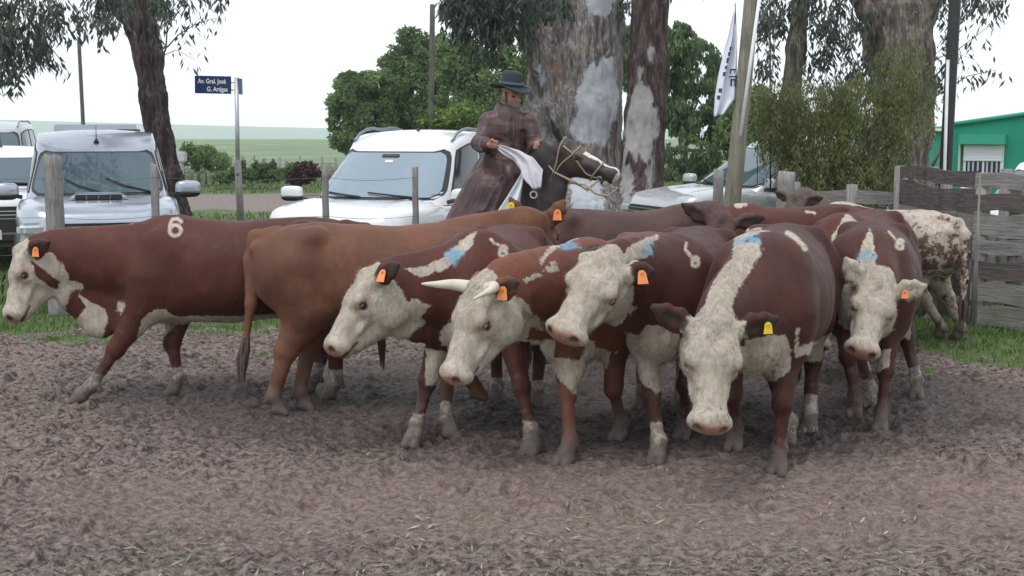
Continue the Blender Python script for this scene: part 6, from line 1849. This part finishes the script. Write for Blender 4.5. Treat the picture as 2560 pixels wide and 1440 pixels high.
def vehicle(name, label, cat, ref, head, pt, glassm=None, L=4.7, Wd=.93, hood=(1.00, 1.13), belt=1.10, ws=(1.20, .32), wz=(1.68, 1.83), rear=(-2.15, -1.85), gw=(.86, .67), nose=2.35, tail=-2.35, rails=True, scoop=False, canopy=False, wipers=True, group=None, ground_clear=.32, dark_front=False):
    f = nrm([head[0], head[1], 0]); yaw = math.atan2(f[1], f[0]); l = np.array([-f[1], f[0], 0])
    O = np.array([ref[0], ref[1], 0]) - f * ws[0]                      # ref = middle of the windscreen's foot
    root = empty(name, O, yaw); tag(root, label, cat, group)
    xc, hx = (nose + tail) / 2, (nose - tail) / 2
    def T(x, y):
        u = np.clip((x - ws[0] + .05) / (nose - ws[0]), 0, 1)
        h = hood[1] + (hood[0] - hood[1]) * u ** 1.5 - .10 * np.clip((u - .78) / .22, 0, 1) ** 2
        bk = belt - .02
        m = np.clip((x - ws[0] + .2) / .2, 0, 1)
        h = bk * (1 - m) + h * m
        yy = np.abs(y) / Wd
        return h - .035 * yy ** 2 - .06 * np.clip((yy - .82) / .18, 0, 1) ** 2 + .018 * m * np.exp(-((yy - .62) / .10) ** 2)
    N, n = 120, 5.5
    A = np.linspace(0, 2 * math.pi, N, endpoint=False)
    cx = np.sign(np.cos(A)) * np.abs(np.cos(A)) ** (2 / n); cy = np.sign(np.sin(A)) * np.abs(np.sin(A)) ** (2 / n)
    rings = []
    for fz, fr in ((0, .90), (.06, .95), (.16, .985), (.34, 1.0), (.50, .995), (.60, .985), (.72, 1.0), (.84, .998), (.93, .985), (.98, .965), (1, .94)):
        x = xc + hx * (1 - (1 - fr) * .5) * cx; y = Wd * fr * cy
        fx = np.clip((x - nose + .5) / .5, 0, 1)
        x = x - fx * .10 * max(0, fz - .55) * 2
        rings.append(np.stack([x, y, ground_clear + fz * (T(x, y) - ground_clear)], 1))
    for fr in (.86, .74, .6, .45, .3, .15, .02):
        x = xc + hx * fr * cx; y = Wd * fr * cy * .98; rings.append(np.stack([x, y, T(x, y)], 1))
    def loft(rings, cap=False):
        V = np.concatenate(rings); F = []
        for j in range(len(rings) - 1):
            a = j * N + np.arange(N); b = j * N + (np.arange(N) + 1) % N
            F.append(np.stack([a, b, b + N, a + N], 1))
        return V, np.concatenate(F)
    link('body', np_mesh('body', *loft(rings)), pt, root)
    ng = 5.0
    def gh(v):
        xf = ws[0] + (ws[1] - ws[0]) * (v ** 1.05); xr = rear[0] + (rear[1] - rear[0]) * v; hw = gw[0] + (gw[1] - gw[0]) * v ** 1.3
        return (xf + xr) / 2, (xf - xr) / 2, hw
    def zr(x): 
        t = np.clip((ws[1] - x) / .9, 0, 1); return wz[0] + (wz[1] - wz[0]) * (1 - (1 - t) ** 2) - .10 * np.clip((-x + rear[1] + .9) / .9, 0, 1) ** 2 * (0 if canopy else 1)
    def gp_front(u, v):
        xm, h, hw = gh(v); x = xm + h * (1 - abs(u) ** ng) ** (1 / ng); return np.array([x, u * hw, belt - .05 + v * (zr(np.array(x)) - belt + .05)])
    def gp_side(w, v, sd):
        xm, h, hw = gh(v); x = xm + h * w; return np.array([x, sd * hw * (1 - abs(w) ** ng) ** (1 / ng), belt - .05 + v * (zr(np.array(x)) - belt + .05)])
    rings = []
    cx = np.sign(np.cos(A)) * np.abs(np.cos(A)) ** (2 / ng); cy = np.sign(np.sin(A)) * np.abs(np.sin(A)) ** (2 / ng)
    for v in np.linspace(0, 1, 13):
        xm, h, hw = gh(v); x = xm + h * cx; y = hw * cy; rings.append(np.stack([x, y, belt - .05 + v * (zr(x) - belt + .05)], 1))
    xm, h, hw = gh(1.0)
    for fr in (.96, .88, .75, .6, .4, .2, .02):
        x = xm + h * fr * cx; y = hw * fr * cy; rings.append(np.stack([x, y, zr(x) + .045 * (1 - fr ** 2)], 1))
    link('cabin', np_mesh('cabin', *loft(rings)), pt, root)
    def patch(fn, u0, u1, v0, v1, off, nm, mat, parent, nu=22, nv=12, rnd=.10):
        V = []; 
        for j in range(nv + 1):
            b = j / nv; sq = 1 - rnd * abs(2 * b - 1) ** 9
            for i in range(nu + 1):
                a = (i / nu * 2 - 1) * sq; V.append(fn((u0 + u1) / 2 + (u1 - u0) / 2 * a, v0 + (v1 - v0) * b) + off)
        F = [(j * (nu + 1) + i, j * (nu + 1) + i + 1, (j + 1) * (nu + 1) + i + 1, (j + 1) * (nu + 1) + i) for j in range(nv) for i in range(nu)]
        return link(nm, np_mesh(nm, V, F), mat, parent)
    wsf = patch(gp_front, -.935, .935, .10, .955, np.array([.010, 0, .006]), 'windscreen', M_BLK, root)
    patch(gp_front, -.895, .895, .135, .925, np.array([.016, 0, .010]), 'pane', glassm or M_WS, wsf)
    for sd in (1, -1):
        for w0, w1 in (((.15, .74), (-.38, .10), (-.82, -.43)) if tail < -2 else ((.05, .70), (-.75, -.02)) if not canopy else ((.42, .84), (.02, .38))):
            fr = patch(lambda w, v: gp_side(w, v, sd), w0, w1, .14, .88, np.array([0, .006 * sd, 0]), 'side_window', M_BLK, root, 14, 8, .05)
            patch(lambda w, v: gp_side(w, v, sd), w0 + .02, w1 - .02, .17, .85, np.array([0, .011 * sd, 0]), 'pane', M_SW, fr, 14, 8, .05)
        # mirrors
        c = np.array([ws[0] - .24, sd * (gw[0] + .21), belt + .07]); big = 1.15 if scoop else 1.0
        def egg(c, r, z0=-1, z1=1, n=20, p=.62):
            V = []; F = []; J = 12
            for j in range(J + 1):
                t = z0 + (z1 - z0) * j / J; el = math.asin(max(-1, min(1, t)))
                for i in range(n):
                    a_ = 2 * math.pi * i / n; q = [math.cos(a_) * math.cos(el), math.sin(a_) * math.cos(el), math.sin(el)]
                    V.append(c + np.array([math.copysign(abs(w_) ** p, w_) * r_ for w_, r_ in zip(q, r)]))
            F = [(j * n + i, j * n + (i + 1) % n, (j + 1) * n + (i + 1) % n, (j + 1) * n + i) for j in range(J) for i in range(n)]
            F += [tuple(range(n))[::-1], tuple(J * n + i for i in range(n))]
            return V, F
        m = MB(); m.add(*egg(c, (.075 * big, .135 * big, .085 * big), -.25, 1), True); mr = m.build('mirror', pt, root)
        m = MB(); m.add(*egg(c + [.004, 0, -.012], (.074 * big, .133 * big, .085 * big), -1, -.22), True); m.tube([c + [-.01, -sd * .08, -.05], c + [-.01, -sd * .19, -.08]], .025, 8); m.build('mirror_base', M_BLK, mr)
        m = MB(); c = np.array([nose - .17, sd * (Wd - .25), hood[0] - .20]); m.box(c, (.22, .36, .16), R=Matrix.Rotation(sd * -.35, 3, 'Z')); m.build('headlight', M_LAMP, root, bevel=.05, seg=3)
        for wx in (nose - .85, tail + .95):
            m = MB(); c = np.array([wx, sd * (Wd - .10), .37]); m.tube([c + [0, -.10, 0], c + [0, -.09, 0], c + [0, .09, 0], c + [0, .10, 0]], [.33, .37, .37, .33], 28); wh = m.build('wheel', M_TYRE, root)
            m = MB(); m.tube([c + [0, sd * .06, 0], c + [0, sd * .108, 0]], [.22, .20], 20)
            for k in range(6):
                a = k * math.pi / 3; m.box(c + [.12 * math.cos(a), sd * .112, .12 * math.sin(a)], (.17, .012, .045), R=Matrix.Rotation(-a, 3, 'Y'))
            m.build('rim', M_RIM, wh)
            m = MB(); pts = [c + [.43 * math.cos(a), sd * .03, .43 * math.sin(a)] for a in np.linspace(-.1, math.pi + .1, 16)]; m.tube(pts, .035, 6); m.build('wheel_arch', M_BLK, root)
    m = MB(); m.box((nose - .06, 0, hood[0] - (.36 if dark_front else .22)), (.12, 1.5 if dark_front else 1.0, .50 if dark_front else .17)); g = m.build('grille', M_BLK, root, bevel=.02)
    m = MB()
    for z in (-.27, -.22, -.17): m.box((nose - .005, 0, hood[0] + z), (.03, .98, .014))
    m.build('grille_bar', M_CHROME, g, bevel=.004)
    m = MB(); m.box((nose + .01, 0, .46), (.14, 1.66, .20)); m.build('bumper', M_BLK if dark_front else pt, root, bevel=.06, seg=3)
    m = MB(); m.box((nose + .085, 0, .50), (.012, .44, .13)); m.build('number_plate', simple_mat('white_plate', (.7, .7, .7), .5), root, bevel=.004)
    if wipers:
        for y0, y1 in ((.55, -.05), (-.12, -.62)) if not scoop else ((.62, .10), (.05, -.40)):
            m = MB(); pts = [gp_front(y0 / gw[0], .12) + [.03, 0, .02], gp_front(((y0 * .4 + y1 * .6)) / gw[0], .26 if scoop else .17) + [.035, 0, .02], gp_front(y1 / gw[0], .40 if scoop else .20) + [.03, 0, .02]]
            m.tube(pts, [.013, .011, .009], 6); m.build('wiper', M_BLK, root)
    if rails:
        for sd in (1, -1):
            m = MB(); pts = []
            for t in np.linspace(0, 1, 10):
                x = ws[1] - .22 - 1.75 * t; pts.append(np.array([x, sd * (gw[1] - .06), float(zr(np.array(x))) + .055 * math.sin(math.pi * min(t, 1 - t) * 2) ** .4 * (1 if 0 < t < 1 else 0) + .012]))
            m.tube(pts, .015, 8, squash=1.3); m.build('roof_rail', simple_mat('grey_rail', (.25, .28, .32), .35, .5), root)
    ax = ws[1] - (.75 if not canopy else .16)
    zz = float(zr(np.array(ax))) + .04
    m = MB(); m.tube([(ax, 0, zz - .02), (ax, 0, zz + .03)], [.035, .014], 10); m.tube([(ax, 0, zz + .02), (ax - .06, 0, zz + .20)], [.006, .003], 6); m.build('antenna', M_BLK, root)
    if rails and wipers:
        m = MB(); m.box(gp_front(0, .86) + [.02, 0, .012], (.03, .22, .05), R=Matrix.Rotation(-.6, 3, 'Y')); m.build('mirror_bracket', M_BLK, wsf, bevel=.008)
        m = MB(); m.box(gp_front(0.02, .76) + [.022, 0, .014], (.012, .10, .035), R=Matrix.Rotation(-.6, 3, 'Y')); m.build('windscreen_sticker', simple_mat('pale_sticker', (.7, .72, .7), .6), wsf)
    if scoop:
        m = MB(); x = ws[0] + .42
        V = []
        poly = []
        for (xx, yy, zz) in ((-.30, .30, -.02), (.10, .34, -.02), (.10, .31, .075), (-.28, .26, .055)): poly.append((x + xx, yy, float(T(x + xx, yy)) + zz * .8))
        V = poly + [(a, -b, c) for a, b, c in poly]
        m.add(V, [(0, 1, 2, 3), (7, 6, 5, 4), (1, 5, 6, 2), (2, 6, 7, 3), (3, 7, 4, 0), (0, 4, 5, 1)]); sc_ = m.build('bonnet_scoop', pt, root, bevel=.025, seg=3)
        m = MB(); m.box((x + .112, 0, float(T(x + .1, 0)) + .030), (.02, .52, .055)); o2 = m.build('scoop_opening', M_BLK, sc_, bevel=.012)
        m = MB()
        for yy in (-.13, 0, .13): m.box((x + .124, yy, float(T(x + .1, 0)) + .030), (.008, .012, .05))
        m.build('scoop_rib', M_CHROME, o2)
    if canopy:
        m = MB(); m.box(((rear[0] + tail) / 2 + .06, 0, (belt + 1.97) / 2), (rear[0] - tail + .06, Wd * 1.80, 1.97 - belt), taper=(.96, .82)); cn = m.build('canopy', pt, root, bevel=.16, seg=5)
        m = MB(); m.box((rear[0] + .085, .42, 1.88), (.02, .30, .055)); m.build('canopy_window', M_SW, cn, bevel=.008)
    return root

# silver pickup facing the camera
wf = at(246, 478, 15.2); dirc = nrm([-wf[0], -wf[1], 0])
vehicle('pickup_truck', 'silver pickup with a bonnet scoop, facing the herd behind the thick post', 'pickup', wf, dirc, SILVER_P, L=5.2, Wd=.93, hood=(1.02, 1.15), belt=1.12,
        ws=(1.25, .55), wz=(1.66, 1.86), rear=(-1.05, -.95), gw=(.84, .70), nose=2.45, tail=-2.75, rails=False, scoop=True, canopy=True)
wf = at(918, 492, 14.7)
vehicle('parked_car', 'clean white four-wheel drive with roof rails, parked behind two thin posts', 'car', wf, (-.30, -.955), WHITE_P, M_WS2, ws=(1.20, .34), wz=(1.67, 1.86), belt=1.09, gw=(.87, .70), group='cars parked behind the fence')
wf = at(1785, 492, 18.0)
vehicle('parked_car', 'pale grey van-like car with silver window film behind the leaning pole', 'car', wf, (-.92, -.39), PALE_P, M_WS, ws=(1.25, .35), wz=(1.66, 1.80), belt=1.10, gw=(.86, .70), tail=-1.35, rear=(-1.2, -.9), rails=False, group='cars parked behind the fence')
wf = at(-22, 430, 18.2)
vehicle('parked_car', 'white car with a black front, half hidden at the left edge', 'car', wf, (.28, -.96), WHITE_P, M_WS, hood=(.98, 1.08), wz=(1.50, 1.60), ws=(1.2, .4), gw=(.85, .68), rails=False, dark_front=True, group='cars parked behind the fence')
wf = at(-60, 360, 25.5)
vehicle('parked_car', 'tall pale car roof behind the others at the left edge', 'car', wf, (.2, -.98), GREY_P, M_WS, wz=(1.85, 2.0), group='cars parked behind the fence')
wf = at(2600, 520, 17.8)
vehicle('parked_car', 'white car seen through the gaps of the right corral fence', 'car', wf, (-.6, -.8), WHITE_P, M_WS, hood=(.80, .90), belt=.92, wz=(1.32, 1.42), rails=False, group='cars parked behind the fence')

# ------------------------------------------------------------------ green building
def green_house():
    Z = 28.0
    a = at(2384, 310, Z); b = at(2720, 262, Z - 1.5); c = at(2312, 318, Z + 1.2)
    O = np.array([a[0], a[1], 0]); root = empty('green_building', O); tag(root, 'low green painted building with a half-closed white roller shutter', 'building')
    Mg = NT('green_wall_paint'); n = Mg.noise(scale=1.5, detail=5); g = Mg.mix(n, (.008, .24, .150), (.014, .30, .195)); g = Mg.mix(Mg.rng(Mg.noise(scale=5, detail=5), .55, .75, 0, .4), g, (.02, .16, .11)); Mg.P(Base_Color=g, Roughness=.75); Mg.bump(Mg.noise(scale=25), .2, .01); Mg = Mg.m
    Mg2 = simple_mat('light_green_paint', (.04, .34, .23), .7, var=.12)
    def wall(p, q, hp, hq, th, nm, mat, z0=-.1):
        p = p - O; q = q - O; d = nrm((q - p) * [1, 1, 0]); nn = np.array([-d[1], d[0], 0]) * th
        V = []
        for (e, h) in ((p, hp), (q, hq)):
            for k in (0, 1): V += [np.array([e[0], e[1], z0]) + nn * k, np.array([e[0], e[1], h]) + nn * k]
        m = MB(); m.add(V, [(0, 1, 5, 4), (2, 6, 7, 3), (1, 3, 7, 5), (0, 2, 3, 1), (4, 5, 7, 6)]); return m.build(nm, mat, root), d, nn
    _, d, nn = wall(a, b, a[2], b[2], .2, 'wall', Mg)
    back_a = a + np.array([-.8, 6, 0]); back_b = b + np.array([-.8, 6, 0])
    wall(c, a + [0.0, .02, 0], c[2], a[2] - .03, .2, 'wall', Mg2)
    wall(b, back_b, b[2], b[2] - .5, .2, 'wall', Mg)
    m = MB(); A0, B0, C0 = a - O, b - O, back_b - O; D0 = back_a - O
    m.add([A0 + [0, 0, -.05], B0 + [0, 0, -.05], C0 + [0, 0, -.5], D0 + [0, 0, -.5]], [(0, 1, 2, 3)]); m.build('roof', simple_mat('grey_roof', (.3, .3, .3), .8), root)
    out = -nn / np.linalg.norm(nn)
    m = MB(); p0, p1 = A0, B0
    dd = nrm(p1 - p0); m.tube([p0 + out * .03, p1 + out * .03], .05, 6); m.build('coping', Mg2, root)
    def on(px, py, off=.0):
        # point of the front wall seen at that pixel
        r = nrm(at(px, py, 1) - CAMP); w0 = a * [1, 1, 0]; n2 = out
        t = ((w0 - CAMP) @ n2) / (r @ n2); return CAMP + r * t - O + out * off
    def panel(x0, y0, x1, y1, off, th, nm, mat, parent=root, bev=.01):
        q0, q1 = on(x0, y1, 0), on(x1, y0, 0); c = (q0 + q1) / 2 + out * (off + th / 2); wdt = np.linalg.norm((q1 - q0)[:2]); h = abs(q1[2] - q0[2])
        R = np.stack([d, -out, [0, 0, 1]], 1); m = MB(); m.box(c, (wdt, th, h), R=R); return m.build(nm, mat, parent, bevel=bev)
    panel(2402, 336, 2519, 361, .0, .22, 'window_hood', Mg2)
    Wm = simple_mat('white_window_paint', (.72, .74, .76), .5, var=.05)
    fr = panel(2408, 361, 2512, 437, .0, .05, 'window', Wm)
    panel(2415, 403, 2457, 434, .051, .004, 'pane', M_SW, fr, 0); panel(2461, 403, 2502, 434, .051, .004, 'pane', M_SW, fr, 0)
    for x in (2420, 2431, 2443, 2466, 2478, 2490): panel(x, 404, x + 6, 433, .056, .003, 'curtain', simple_mat('pale_curtain', (.42, .46, .52), .9), fr, 0)
    t = NT('roller_shutter_slats'); z = t.sep(t.co())[2]; w = t.n('ShaderNodeTexWave', wave_type='BANDS', bands_direction='Z'); t.l(t.co(), w.inputs[0]); w.inputs['Scale'].default_value = 6
    t.P(Base_Color=t.mix(w.outputs['Fac'], (.66, .69, .74), (.76, .78, .82)), Roughness=.5); t.bump(w.outputs['Fac'], .4, .01)
    panel(2410, 363, 2508, 402, .055, .02, 'roller_shutter', t.m, fr, .004)
    panel(2396, 347, 2405, 440, .0, .10, 'shutter_frame', simple_mat('weathered_white_board', (.55, .54, .50), .8), root)
    m = MB(); m.box((c - O + A0) / 2 * [1, 1, 0] + [-.02, -.12, c[2] - .06], (.55, .35, .06), R=Matrix.Rotation(-.9, 3, 'Z')); m.build('gutter', Wm, root, bevel=.01)
    m = MB(); m.tube([at(2318, 440, 26.5) - O, at(2358, 362, 26.5) - O], .035, 6); m.build('leaning_pole', M_LEATHER, root)
green_house()
# ------------------------------------------------------------------ damp air
def haze():
    m = MB(); m.box((0, 275, 19), (1120, 680, 42.2)); o = m.build('haze', None)
    o.data.materials.clear()
    mt = bpy.data.materials.new('damp_air'); mt.use_nodes = True; t = mt.node_tree; t.nodes.clear()
    out = t.nodes.new('ShaderNodeOutputMaterial'); v = t.nodes.new('ShaderNodeVolumePrincipled')
    v.inputs['Color'].default_value = (.93, .96, 1, 1); v.inputs['Density'].default_value = HAZE; v.inputs['Anisotropy'].default_value = .2
    t.links.new(v.outputs[0], out.inputs['Volume']); o.data.materials.append(mt)
    tag(o, kind='stuff')
HAZE = 0.0004
haze()
